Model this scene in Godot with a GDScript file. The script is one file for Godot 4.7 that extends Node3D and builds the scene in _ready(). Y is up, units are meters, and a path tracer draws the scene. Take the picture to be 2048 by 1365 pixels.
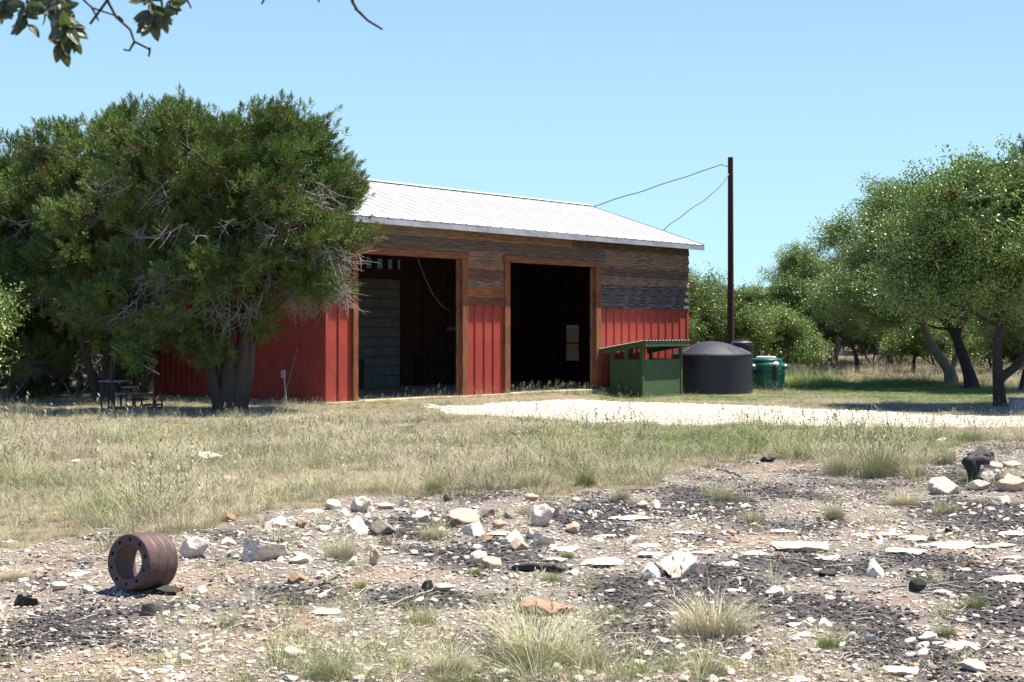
extends Node3D
# A red metal and timber barn in a cedar clearing, seen over a burnt, stony patch of ground.
# Units are metres, y is up, the camera looks along -z; "depth" below is -z.

const FOCAL := 3000.0      # of the 2048 pixel wide photograph
const EYE := 1.6
const ROW := 666.0         # the photograph's horizon row
var rng := RandomNumberGenerator.new()
var na := FastNoiseLite.new()
var nb := FastNoiseLite.new()
var nc := FastNoiseLite.new()
var names := {}
var M := {}
var bare_zone := PackedVector2Array()
var drive_zone := PackedVector2Array()
var char_spots := []
var soil_spots := []
var lush_spots := []

# ---------------------------------------------------------------- mesh builder
class Shape:
	var v := PackedVector3Array()
	var u := PackedVector2Array()
	var c := PackedColorArray()
	var ix := PackedInt32Array()
	func tri(a: Vector3, b: Vector3, d: Vector3):
		var k := v.size()
		v.append(a); v.append(b); v.append(d)
		u.append(Vector2(a.x, a.y)); u.append(Vector2(b.x, b.y)); u.append(Vector2(d.x, d.y))
		ix.append(k); ix.append(k + 1); ix.append(k + 2)
	func quad(a: Vector3, b: Vector3, d: Vector3, e: Vector3, ua := Vector2.ZERO, ub := Vector2(1, 0), ud := Vector2(1, 1), ue := Vector2(0, 1)):
		var k := v.size()
		v.append(a); v.append(b); v.append(d); v.append(e)
		u.append(ua); u.append(ub); u.append(ud); u.append(ue)
		for i in [0, 1, 2, 0, 2, 3]:
			ix.append(k + i)
	# box with small chamfers on its long edges; uv runs in metres along the longest side
	func box(lo: Vector3, hi: Vector3, bevel := 0.0, turn := Transform3D.IDENTITY):
		var s := hi - lo
		var b := minf(bevel, minf(s.x, minf(s.y, s.z)) * 0.3)
		var off := Vector2(lo.x * 0.37 + lo.z * 0.61, lo.y * 0.77)
		for axis in 3:
			var p := (axis + 1) % 3
			var q := (axis + 2) % 3
			for side in 2:
				var pts: Array[Vector3] = []
				for k in 4:
					var w := Vector3.ZERO
					w[axis] = hi[axis] if side else lo[axis]
					w[p] = (hi[p] - b) if (k == 1 or k == 2) else (lo[p] + b)
					w[q] = (hi[q] - b) if k >= 2 else (lo[q] + b)
					pts.append(turn * w)
				if side:
					pts.reverse()
				var lp := s[p]
				var lq := s[q]
				var uv: Array[Vector2] = [Vector2(0, 0), Vector2(lp, 0), Vector2(lp, lq), Vector2(0, lq)]
				if side:
					uv.reverse()
				if lq > lp:
					for k in 4:
						uv[k] = Vector2(uv[k].y, uv[k].x)
				quad(pts[0], pts[1], pts[2], pts[3], uv[0] + off, uv[1] + off, uv[2] + off, uv[3] + off)
		if b > 0.0:
			for axis in 3:
				var p := (axis + 1) % 3
				var q := (axis + 2) % 3
				for sp in 2:
					for sq in 2:
						var pts: Array[Vector3] = []
						for k in 4:
							var w := Vector3.ZERO
							w[axis] = (hi[axis] - b) if (k == 1 or k == 2) else (lo[axis] + b)
							var on_p := k < 2
							w[p] = (hi[p] if sp else lo[p]) if on_p else ((hi[p] - b) if sp else (lo[p] + b))
							w[q] = ((hi[q] - b) if sq else (lo[q] + b)) if on_p else (hi[q] if sq else lo[q])
							pts.append(turn * w)
						quad(pts[0], pts[1], pts[2], pts[3], off, off + Vector2(s[axis], 0), off + Vector2(s[axis], 0.01), off + Vector2(0, 0.01))
	# tapered tube through points; indexed so that it can be smoothed
	func tube(pts: Array, radii: Array, sides := 7, lump := 0.0, seed_at := 0.0):
		var first := v.size()
		var ref := Vector3(0.31, 0.17, 0.93)
		var along := 0.0
		for i in pts.size():
			var a: Vector3 = pts[maxi(i - 1, 0)]
			var b: Vector3 = pts[mini(i + 1, pts.size() - 1)]
			var d := (b - a).normalized()
			if absf(d.dot(ref)) > 0.95:
				ref = Vector3(0.9, 0.3, 0.1)
			var s := d.cross(ref).normalized()
			var t := s.cross(d)
			if i > 0:
				along += (pts[i] - pts[i - 1]).length()
			for k in sides + 1:
				var ang := TAU * k / sides
				var r: float = radii[i]
				if lump > 0.0:
					r *= 1.0 + lump * sin(3.0 * ang + seed_at + along * 2.0) + lump * 0.7 * sin(5.0 * ang - along * 3.1 + seed_at * 2.0)
				v.append(pts[i] + (s * cos(ang) + t * sin(ang)) * r)
				u.append(Vector2(float(k) / sides, along))
		for i in pts.size() - 1:
			for k in sides:
				var a := first + i * (sides + 1) + k
				var b := a + sides + 1
				for j in [a, b, a + 1, a + 1, b, b + 1]:
					ix.append(j)
		for end in [0, pts.size() - 1]:
			var k0: int = v.size()
			v.append(pts[end]); u.append(Vector2.ZERO)
			var row: int = first + end * (sides + 1)
			for k in sides:
				ix.append(k0)
				ix.append(row + (k if end == 0 else k + 1))
				ix.append(row + (k + 1 if end == 0 else k))
	# surface of revolution about y; profile of (radius, height)
	func lathe(profile: Array, sides := 40, turn := Transform3D.IDENTITY):
		for i in profile.size() - 1:
			var p: Vector2 = profile[i]
			var q: Vector2 = profile[i + 1]
			var first := v.size()
			for k in sides + 1:
				var ang := TAU * k / sides
				v.append(turn * Vector3(cos(ang) * p.x, p.y, sin(ang) * p.x))
				v.append(turn * Vector3(cos(ang) * q.x, q.y, sin(ang) * q.x))
				u.append(Vector2(float(k) / sides, p.y)); u.append(Vector2(float(k) / sides, q.y))
			for k in sides:
				var a := first + k * 2
				for j in [a, a + 1, a + 2, a + 2, a + 1, a + 3]:
					ix.append(j)
	func mesh(smooth := false) -> ArrayMesh:
		var arr := []
		arr.resize(Mesh.ARRAY_MAX)
		arr[Mesh.ARRAY_VERTEX] = v
		arr[Mesh.ARRAY_TEX_UV] = u
		if c.size():
			arr[Mesh.ARRAY_COLOR] = c
		arr[Mesh.ARRAY_INDEX] = ix
		if smooth:
			var n := PackedVector3Array()
			n.resize(v.size())
			for i in range(0, ix.size(), 3):
				var a := ix[i]
				var b := ix[i + 1]
				var d := ix[i + 2]
				var f := (v[d] - v[a]).cross(v[b] - v[a])
				n[a] += f; n[b] += f; n[d] += f
			for i in n.size():
				n[i] = n[i].normalized() if n[i].length_squared() > 1e-14 else Vector3.UP
			arr[Mesh.ARRAY_NORMAL] = n
		var m := ArrayMesh.new()
		m.add_surface_from_arrays(Mesh.PRIMITIVE_TRIANGLES, arr)
		return m

class Scatter:
	var buf := PackedFloat32Array()
	var count := 0
	func add(t: Transform3D, col: Color):
		var b := t.basis
		buf.append_array(PackedFloat32Array([b.x.x, b.y.x, b.z.x, t.origin.x, b.x.y, b.y.y, b.z.y, t.origin.y, b.x.z, b.y.z, b.z.z, t.origin.z, col.r, col.g, col.b, 1.0]))
		count += 1
	func multi(mesh: Mesh) -> MultiMesh:
		var mm := MultiMesh.new()
		mm.transform_format = MultiMesh.TRANSFORM_3D
		mm.use_colors = true
		mm.mesh = mesh
		mm.instance_count = count
		mm.buffer = buf
		return mm

# ---------------------------------------------------------------- nodes
func numbered(called: String) -> String:
	var k: int = names.get(called, 0)
	names[called] = k + 1
	return called if k == 0 else "%s_%03d" % [called, k]

func tag(o: Node3D, label: String, category: String, group := ""):
	o.set_meta("label", label)
	o.set_meta("category", category)
	if group:
		o.set_meta("group", group)
	return o

func thing(called: String, label: String, category: String, at := Vector3.ZERO, turn := 0.0, group := "") -> Node3D:
	var o := Node3D.new()
	o.name = numbered(called)
	add_child(o)
	o.position = at
	o.rotation.y = turn
	return tag(o, label, category, group)

func solid(called: String, mesh: Mesh, material: Material, label: String, category: String, at := Vector3.ZERO, group := "") -> MeshInstance3D:
	var o := MeshInstance3D.new()
	o.name = numbered(called)
	o.mesh = mesh
	o.material_override = material
	add_child(o)
	o.position = at
	tag(o, label, category, group)
	return o

func part(parent: Node3D, called: String, mesh: Mesh, material: Material, at := Vector3.ZERO, label := "") -> MeshInstance3D:
	var o := MeshInstance3D.new()
	var k := 0
	var title := called
	while parent.has_node(NodePath(title)):
		k += 1
		title = "%s_%03d" % [called, k]
	o.name = title
	o.mesh = mesh
	o.material_override = material
	parent.add_child(o)
	o.position = at
	if label:
		o.set_meta("label", label)
	return o

func spread(parent: Node3D, called: String, s: Scatter, mesh: Mesh, material: Material) -> MultiMeshInstance3D:
	var o := MultiMeshInstance3D.new()
	o.name = called if parent != self else numbered(called)
	o.multimesh = s.multi(mesh)
	o.material_override = material
	parent.add_child(o, true)
	o.set_meta("kind", "stuff")
	return o

func structure(called: String, mesh: Mesh, material: Material) -> MeshInstance3D:
	var o := MeshInstance3D.new()
	o.name = called
	o.mesh = mesh
	o.material_override = material
	add_child(o)
	o.set_meta("kind", "structure")
	return o

# ---------------------------------------------------------------- materials
func lin(r: float, g: float, b: float) -> Color:
	return Color(r, g, b).linear_to_srgb()

func noise_image(size: int, freq: float, kind: int, octaves: int, sd: int) -> Image:
	var n := FastNoiseLite.new()
	n.seed = sd
	n.frequency = freq
	n.noise_type = kind as FastNoiseLite.NoiseType
	n.fractal_octaves = octaves
	if kind == FastNoiseLite.TYPE_CELLULAR:
		n.cellular_return_type = FastNoiseLite.RETURN_CELL_VALUE
		n.fractal_type = FastNoiseLite.FRACTAL_NONE
	return n.get_seamless_image(size, size)

# colours along a ramp, mixed from a coarse and a fine noise
func ramp_texture(size: int, coarse: Image, fine: Image, fine_share: float, stops: Array) -> ImageTexture:
	var im := Image.create(size, size, true, Image.FORMAT_RGB8)
	var g := Gradient.new()
	g.offsets = PackedFloat32Array()
	var offs := PackedFloat32Array()
	var cols := PackedColorArray()
	for s in stops:
		offs.append(s[0]); cols.append(s[1])
	g.offsets = offs
	g.colors = cols
	for y in size:
		for x in size:
			var t := coarse.get_pixel(x, y).r * (1.0 - fine_share) + fine.get_pixel(x, y).r * fine_share
			im.set_pixel(x, y, g.sample(t))
	im.generate_mipmaps()
	return ImageTexture.create_from_image(im)

func height_texture(im: Image) -> ImageTexture:
	return ImageTexture.create_from_image(im)

func plain(color: Color, rough := 0.8, metal := 0.0) -> StandardMaterial3D:
	var m := StandardMaterial3D.new()
	m.albedo_color = color
	m.roughness = rough
	m.metallic = metal
	return m

func textured(tex: Texture2D, scale: float, rough: float, tri := true, world := false) -> StandardMaterial3D:
	var m := StandardMaterial3D.new()
	m.albedo_texture = tex
	m.roughness = rough
	m.uv1_scale = Vector3.ONE * scale
	m.uv1_triplanar = tri
	m.uv1_world_triplanar = tri and world
	return m

func relief(m: StandardMaterial3D, im: Image, strength: float):
	var b: Image = im.duplicate()
	b.convert(Image.FORMAT_RGBA8)
	b.bump_map_to_normal_map(strength)
	m.normal_enabled = true
	m.normal_texture = ImageTexture.create_from_image(b)
	m.normal_scale = 1.0

func foliage(rough: float, through: Color) -> StandardMaterial3D:
	var m := plain(Color.WHITE, rough)
	m.vertex_color_use_as_albedo = true
	m.cull_mode = BaseMaterial3D.CULL_DISABLED
	m.backlight_enabled = true
	m.backlight = through
	return m

func make_materials():
	var S := FastNoiseLite.TYPE_SIMPLEX_SMOOTH
	var fine := noise_image(512, 0.05, S, 5, 11)
	var coarse := noise_image(512, 0.008, S, 4, 12)
	var cells := noise_image(512, 0.075, FastNoiseLite.TYPE_CELLULAR, 1, 13)
	var cells2 := noise_image(512, 0.03, FastNoiseLite.TYPE_CELLULAR, 1, 15)
	# earth: grain and crumbs, nearly neutral, tinted by the ground's own soil colours
	var grain := ramp_texture(512, cells, fine, 0.55, [[0.0, Color(0.52, 0.5, 0.48)], [0.35, Color(0.78, 0.77, 0.75)], [0.6, Color(0.93, 0.92, 0.9)], [1.0, Color(1, 1, 0.98)]])
	M.ground = textured(grain, 0.9, 0.97, true, true)
	M.ground.vertex_color_use_as_albedo = true
	relief(M.ground, cells, 6.0)
	# limestone
	var stone := ramp_texture(512, coarse, fine, 0.45, [[0.1, Color(0.36, 0.31, 0.27)], [0.32, Color(0.6, 0.53, 0.46)], [0.45, Color(0.79, 0.75, 0.69)], [0.6, Color(0.87, 0.84, 0.79)], [0.74, Color(0.74, 0.64, 0.56)], [0.9, Color(0.56, 0.47, 0.4)]])
	var chalk := textured(stone, 1.1, 0.95)
	relief(chalk, fine, 5.0)
	M.white_stone = chalk
	for row in [["pink_stone", Color(0.92, 0.84, 0.8)], ["grey_stone", Color(0.62, 0.62, 0.62)], ["brown_stone", Color(0.7, 0.63, 0.55)], ["red_stone", Color(0.74, 0.62, 0.57)], ["burnt_stone", Color(0.3, 0.29, 0.3)]]:
		var m: StandardMaterial3D = chalk.duplicate()
		m.albedo_color = row[1]
		M[row[0]] = m
	M.charcoal = textured(ramp_texture(512, coarse, fine, 0.6, [[0.0, Color(0.05, 0.05, 0.055)], [0.5, Color(0.13, 0.13, 0.14)], [0.75, Color(0.2, 0.2, 0.21)], [1.0, Color(0.4, 0.39, 0.38)]]), 2.5, 0.75)
	relief(M.charcoal, cells2, 6.0)
	# weathered boards: long streaks, from orange brown through grey to black
	for k in 4:
		var n1 := noise_image(512, 0.012, S, 4, 30 + k)
		var n2 := noise_image(512, 0.045, S, 3, 40 + k)
		var im := Image.create(512, 256, true, Image.FORMAT_RGB8)
		var g := Gradient.new()
		var ramps := [
			[Color(0.16, 0.15, 0.15), Color(0.42, 0.35, 0.30), Color(0.58, 0.43, 0.33), Color(0.64, 0.57, 0.5)],
			[Color(0.27, 0.24, 0.22), Color(0.46, 0.4, 0.36), Color(0.58, 0.45, 0.35), Color(0.58, 0.55, 0.52)],
			[Color(0.09, 0.09, 0.1), Color(0.24, 0.23, 0.24), Color(0.44, 0.39, 0.36), Color(0.66, 0.58, 0.5)],
			[Color(0.34, 0.22, 0.15), Color(0.54, 0.34, 0.22), Color(0.62, 0.42, 0.28), Color(0.5, 0.42, 0.36)]]
		g.offsets = PackedFloat32Array([0.15, 0.42, 0.62, 0.88])
		g.colors = PackedColorArray(ramps[k])
		for y in 256:
			for x in 512:
				var mx := absi(x - 256)
				var patch := n1.get_pixel(mx * 2 / 3, (y * 4) % 512).r
				var streak := n2.get_pixel(mx / 12, (y * 4) % 512).r
				var check := n2.get_pixel(100 + mx / 8, (y * 8) % 512).r
				var t := patch * 0.55 + streak * 0.36 + check * 0.16 - 0.04
				im.set_pixel(x, y, g.sample(t))
		im.generate_mipmaps()
		var m := textured(ImageTexture.create_from_image(im), 0.4, 0.9, false)
		m.uv1_scale = Vector3(0.4, 1.3, 1)
		var gray := im.duplicate()
		gray.convert(Image.FORMAT_RGBA8)
		gray.bump_map_to_normal_map(1.6)
		m.normal_enabled = true
		m.normal_texture = ImageTexture.create_from_image(gray)
		M["board%d" % k] = m
		for tone in 3:
			var m2: StandardMaterial3D = m.duplicate()
			m2.albedo_color = [Color(0.97, 0.99, 1.0), Color(1.0, 0.93, 0.86), Color(0.74, 0.75, 0.78)][tone]
			M["board%d_%d" % [k, tone]] = m2
	M.frame_wood = M.board3.duplicate()
	M.frame_wood.albedo_color = Color(0.86, 0.82, 0.79)
	# barn metal: paint that has chalked a little, and bare zinc
	var red := ramp_texture(512, coarse, fine, 0.3, [[0.0, Color(0.52, 0.18, 0.145)], [0.5, Color(0.59, 0.215, 0.17)], [1.0, Color(0.66, 0.27, 0.215)]])
	M.red_metal = textured(red, 0.35, 0.62)
	var zinc := ramp_texture(512, coarse, fine, 0.35, [[0.15, Color(0.52, 0.525, 0.53)], [0.5, Color(0.605, 0.61, 0.612)], [0.85, Color(0.66, 0.66, 0.655)]])
	M.zinc = textured(zinc, 0.3, 0.55)
	M.zinc_trim = textured(ramp_texture(512, coarse, fine, 0.5, [[0.0, Color(0.42, 0.44, 0.48)], [0.5, Color(0.58, 0.6, 0.64)], [1.0, Color(0.7, 0.71, 0.73)]]), 0.5, 0.55)
	M.concrete = textured(ramp_texture(512, coarse, fine, 0.5, [[0.0, Color(0.5, 0.45, 0.38)], [1.0, Color(0.78, 0.72, 0.62)]]), 0.6, 0.95)
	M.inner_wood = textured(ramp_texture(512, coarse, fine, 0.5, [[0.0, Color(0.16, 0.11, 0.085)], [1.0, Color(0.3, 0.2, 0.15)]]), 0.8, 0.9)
	M.dark = plain(lin(0.02, 0.02, 0.02), 0.8)
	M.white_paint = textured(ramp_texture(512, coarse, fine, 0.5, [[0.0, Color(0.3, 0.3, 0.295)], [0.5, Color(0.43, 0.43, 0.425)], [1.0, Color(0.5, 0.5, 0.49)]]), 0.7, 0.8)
	var glass := plain(Color(0.27, 0.28, 0.27, 0.82), 0.3)
	glass.transparency = BaseMaterial3D.TRANSPARENCY_ALPHA
	M.glass = glass
	# bark
	for row in [["cedar_bark", Color(0.2, 0.165, 0.145), Color(0.42, 0.37, 0.335)], ["oak_bark", Color(0.12, 0.11, 0.1), Color(0.34, 0.31, 0.29)], ["pale_bark", Color(0.36, 0.34, 0.32), Color(0.62, 0.6, 0.57)], ["dead_twig", Color(0.46, 0.43, 0.41), Color(0.7, 0.67, 0.65)], ["straw_stick", Color(0.55, 0.5, 0.44), Color(0.8, 0.76, 0.7)], ["pole_wood", Color(0.15, 0.09, 0.075), Color(0.3, 0.19, 0.155)]]:
		var m := textured(ramp_texture(256, noise_image(256, 0.03, S, 4, 50), noise_image(256, 0.12, S, 3, 51), 0.5, [[0.2, row[1]], [0.8, row[2]]]), 3.0, 0.95)
		relief(m, noise_image(256, 0.08, S, 3, 52), 8.0)
		M[row[0]] = m
	M.cedar_leaf = foliage(0.7, Color(0.3, 0.34, 0.14))
	M.oak_leaf = foliage(0.4, Color(0.42, 0.5, 0.16))
	M.near_leaf = plain(lin(0.042, 0.058, 0.032), 0.5)
	M.near_leaf.backlight_enabled = true
	M.near_leaf.backlight = Color(0.25, 0.3, 0.12)
	M.grass = foliage(0.75, Color(0.35, 0.36, 0.2))
	M.bits = plain(Color.WHITE, 0.9)
	M.bits.vertex_color_use_as_albedo = true
	M.rust = textured(ramp_texture(512, coarse, fine, 0.5, [[0.12, Color(0.2, 0.155, 0.15)], [0.36, Color(0.3, 0.235, 0.23)], [0.55, Color(0.36, 0.3, 0.29)], [0.68, Color(0.37, 0.26, 0.22)], [0.85, Color(0.45, 0.28, 0.21)]]), 3.0, 0.6)
	M.rust.metallic = 0.25
	M.green_paint = textured(ramp_texture(512, coarse, fine, 0.5, [[0.0, Color(0.21, 0.3, 0.19)], [1.0, Color(0.3, 0.4, 0.27)]]), 0.8, 0.7)
	M.black_plastic = textured(ramp_texture(512, coarse, fine, 0.4, [[0.0, Color(0.09, 0.1, 0.135)], [1.0, Color(0.165, 0.175, 0.22)]]), 0.7, 0.5)
	M.green_plastic = textured(ramp_texture(512, coarse, fine, 0.4, [[0.0, Color(0.03, 0.27, 0.22)], [1.0, Color(0.08, 0.38, 0.31)]]), 0.8, 0.38)
	M.pale_plastic = plain(lin(0.62, 0.7, 0.68), 0.5)
	M.dark_metal = plain(lin(0.02, 0.02, 0.022), 0.6)
	M.grey_metal = textured(ramp_texture(512, coarse, fine, 0.5, [[0.0, Color(0.4, 0.41, 0.43)], [1.0, Color(0.62, 0.63, 0.65)]]), 1.5, 0.5)
	M.wire = plain(lin(0.09, 0.1, 0.13), 0.6)

# ---------------------------------------------------------------- terrain
const PROFILE := [[-60, -0.5], [0, -0.46], [8, -0.43], [11, -0.4], [14, -0.33], [18, -0.2], [23, -0.08], [28, -0.02], [34, 0.0], [46, 0.0], [70, 0.1], [110, 0.7], [200, 2.4], [2000, 2.5]]

func land(x: float, z: float) -> float:
	var d := -z
	var y := 0.0
	for k in PROFILE.size() - 1:
		if d < PROFILE[k + 1][0]:
			var t: float = clampf((d - PROFILE[k][0]) / (PROFILE[k + 1][0] - PROFILE[k][0]), 0, 1)
			y = lerpf(PROFILE[k][1], PROFILE[k + 1][1], t)
			break
	y -= 0.19 * smoothstep(1.0, 3.4, x) * smoothstep(33.0, 39.0, d) * (1.0 - smoothstep(60.0, 85.0, d))
	y += 0.1 * exp(-((x - 6.3) * (x - 6.3) * 0.35 + (d - 18.5) * (d - 18.5) * 0.16))
	var near := 1.0 - smoothstep(20.0, 30.0, d)
	y += na.get_noise_2d(x * 9.0, z * 9.0) * 0.05 * near
	y += nb.get_noise_2d(x * 60.0, z * 60.0) * 0.022 * near * smoothstep(4.0, 7.0, d)
	return y

# the point of the land that the photograph shows at that pixel
func spot(px: float, py: float) -> Vector3:
	var lo := 3.0
	var hi := 130.0
	for k in 26:
		var d := (lo + hi) * 0.5
		if EYE + (ROW - py) / FOCAL * d > land((px - 1024.0) / FOCAL * d, -d):
			lo = d
		else:
			hi = d
	var x := (px - 1024.0) / FOCAL * lo
	return Vector3(x, land(x, -lo), -lo)

func at(px: float, py: float, d: float) -> Vector3:
	return Vector3((px - 1024.0) / FOCAL * d, EYE + (ROW - py) / FOCAL * d, -d)

func on_land(px: float, d: float) -> Vector3:
	var x := (px - 1024.0) / FOCAL * d
	return Vector3(x, land(x, -d), -d)

func zone(points: Array) -> PackedVector2Array:
	var out := PackedVector2Array()
	for p in points:
		var s := spot(p[0], p[1])
		out.append(Vector2(s.x, s.z))
	return out

func patches(rows: Array) -> Array:
	var out := []
	for r in rows:
		var c := spot(r[0], r[1])
		var w: float = r[2] / FOCAL * -c.z
		var far := spot(r[0], r[1] - r[3])
		out.append([Vector2(c.x, c.z), w, maxf(absf(far.z - c.z), 0.2)])
	return out

func in_patches(list: Array, x: float, z: float) -> float:
	var best := 0.0
	for p in list:
		var c: Vector2 = p[0]
		var dx: float = (x - c.x) / p[1]
		var dz: float = (z - c.y) / p[2]
		best = maxf(best, 1.25 - sqrt(dx * dx + dz * dz))
	return best

func is_bare(x: float, z: float) -> bool:
	var wx := x + na.get_noise_2d(x * 40.0, z * 40.0) * 0.8
	var wz := z + na.get_noise_2d(x * 40.0 + 500.0, z * 40.0) * 1.1
	return Geometry2D.is_point_in_polygon(Vector2(wx, wz), bare_zone)

func is_drive(x: float, z: float) -> bool:
	var wx := x + na.get_noise_2d(x * 25.0, z * 25.0) * 0.9
	var wz := z + na.get_noise_2d(x * 25.0 + 300.0, z * 25.0) * 1.2
	return Geometry2D.is_point_in_polygon(Vector2(wx, wz), drive_zone)

func charred(x: float, z: float) -> float:
	return clampf(in_patches(char_spots, x, z) + nb.get_noise_2d(x * 22.0, z * 22.0) * 0.95 - 0.05 + 0.2 * smoothstep(-1.5, 1.0, x), 0.0, 1.0)

func make_zones():
	bare_zone = zone([[-300, 1100], [0, 1085], [200, 1062], [420, 1072], [560, 1035], [640, 1010], [720, 985], [900, 985], [1100, 992], [1250, 982], [1420, 932], [1560, 912], [1700, 945], [1840, 950], [1920, 890], [2060, 882], [2400, 880], [2700, 1365], [2300, 2200], [-300, 2200]])
	drive_zone = zone([[868, 815], [980, 806], [1220, 804], [1500, 812], [1750, 826], [2060, 836], [2500, 840], [2500, 858], [2048, 856], [1500, 852], [1250, 846], [1050, 836], [930, 828]])
	char_spots = patches([[130, 1255, 150, 60], [300, 1215, 130, 30], [40, 1300, 90, 40], [820, 1050, 130, 30], [1180, 1015, 140, 28], [1000, 1085, 90, 22], [930, 1110, 120, 30], [1250, 1200, 130, 50], [1270, 1290, 110, 50], [1620, 1130, 150, 26], [1430, 1155, 110, 30], [1960, 1030, 130, 40], [1960, 1180, 130, 40], [1420, 1000, 120, 26], [1560, 985, 90, 18], [1640, 1225, 150, 36], [1790, 1300, 130, 50], [1820, 1120, 100, 14], [1980, 1240, 90, 40], [1930, 960, 60, 20], [600, 1190, 90, 25], [820, 1200, 110, 30], [1200, 1060, 80, 20]])
	soil_spots = patches([[80, 1130, 150, 45], [390, 1165, 120, 35], [230, 1335, 240, 40], [1700, 1070, 330, 14], [1750, 1205, 130, 22], [790, 1150, 120, 22], [1450, 1085, 160, 12], [1930, 1120, 120, 18], [560, 1250, 150, 45], [1500, 1320, 150, 40], [1540, 935, 110, 18]])
	lush_spots = patches([[1700, 775, 230, 16], [1850, 790, 220, 20], [1450, 797, 160, 7], [2000, 800, 150, 20], [1230, 797, 120, 6], [1500, 880, 500, 26], [260, 1015, 120, 16]])

func ground_colour(x: float, z: float) -> Color:
	var d := -z
	var soft := nb.get_noise_2d(x * 7.0, z * 7.0) * 0.5 + 0.5
	var fleck := nb.get_noise_2d(x * 90.0 + 77.0, z * 90.0) * 0.5 + 0.5
	var thatch := Color(0.23, 0.2, 0.13).lerp(Color(0.25, 0.205, 0.15), soft)
	if d > 6.0 and d < 24.0 and is_bare(x, z):
		var soil := Color(0.245, 0.226, 0.203).lerp(Color(0.18, 0.168, 0.156), soft)
		var red := clampf(in_patches(soil_spots, x, z) * 1.3 + (soft - 0.5) * 0.8, 0.0, 1.0)
		soil = soil.lerp(Color(0.275, 0.215, 0.175), red)
		var black := charred(x, z)
		soil = soil.lerp(Color(0.12, 0.112, 0.112), clampf(black * 1.6, 0.0, 0.85))
		soil = soil.lerp(Color(0.055, 0.053, 0.055), clampf((black - 0.25) * 2.0 + (fleck - 0.5), 0.0, 0.9))
		return soil
	if d > 20.0 and d < 48.0 and is_drive(x, z):
		return Color(0.62, 0.55, 0.45).lerp(Color(0.72, 0.66, 0.56), fleck)
	var green := clampf(in_patches(lush_spots, x, z), 0.0, 1.0)
	thatch = thatch.lerp(Color(0.1, 0.14, 0.04), green * 0.8)
	if d > 45.0:
		thatch = thatch.lerp(Color(0.26, 0.21, 0.13), smoothstep(45.0, 60.0, d))
	return thatch

func steps(edges: Array) -> PackedFloat32Array:
	# [[from, step], ...] up to the last row's value
	var out := PackedFloat32Array()
	for k in edges.size() - 1:
		var v: float = edges[k][0]
		var n := maxi(1, int(round((edges[k + 1][0] - v) / edges[k][1])))
		for i in n:
			out.append(lerpf(v, edges[k + 1][0], float(i) / n))
	out.append(edges[-1][0])
	return out

func make_ground():
	var xs := steps([[-900, 150], [-150, 20], [-50, 4], [-18, 0.6], [-7.5, 0.075], [7.5, 0.6], [18, 4], [50, 20], [150, 150], [900, 1]])
	var ds := steps([[-60, 10], [0, 1.5], [7.2, 0.07], [19.0, 0.2], [36, 0.8], [75, 5], [150, 100], [1500, 1]])
	var s := Shape.new()
	var w := xs.size()
	for d in ds:
		for x in xs:
			s.v.append(Vector3(x, land(x, -d), -d))
			s.u.append(Vector2(x, d))
			s.c.append(ground_colour(x, -d))
	for j in ds.size() - 1:
		for i in w - 1:
			var a := j * w + i
			s.ix.append_array(PackedInt32Array([a, a + w, a + 1, a + 1, a + w, a + w + 1]))
	structure("ground", s.mesh(true), M.ground)

# ---------------------------------------------------------------- barn
const LONG := 15.32
const DEEP := 6.1
const RIDGE := 3.95
const EAVE_Y := 4.27
const PITCH := 0.332

func roof_y(z: float) -> float:
	return EAVE_Y + PITCH * (0.42 - z) if z > -RIDGE else EAVE_Y + PITCH * (0.42 + RIDGE) - PITCH * (-RIDGE - z)

# metal sheet with raised ribs: runs along x, stands along y; ribs every "gap", the first at "lead"
func ribbed(wide: float, tall0: float, tall1: float, gap: float, lead: float, high: float) -> ArrayMesh:
	var line: Array[Vector2] = [Vector2(0, 0)]
	var x := lead
	while x + 0.05 < wide:
		line.append_array([Vector2(x, 0), Vector2(x + 0.012, high), Vector2(x + 0.034, high), Vector2(x + 0.046, 0)])
		x += gap
	line.append(Vector2(wide, 0))
	var s := Shape.new()
	for k in line.size() - 1:
		var p := line[k]
		var q := line[k + 1]
		var tp := lerpf(tall0, tall1, p.x / wide)
		var tq := lerpf(tall0, tall1, q.x / wide)
		s.quad(Vector3(p.x, 0, p.y), Vector3(p.x, tp, p.y), Vector3(q.x, tq, q.y), Vector3(q.x, 0, q.y))
		s.quad(Vector3(p.x, 0, p.y - 0.004), Vector3(q.x, 0, q.y - 0.004), Vector3(q.x, tq, q.y - 0.004), Vector3(p.x, tp, p.y - 0.004))
	return s.mesh()

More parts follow.
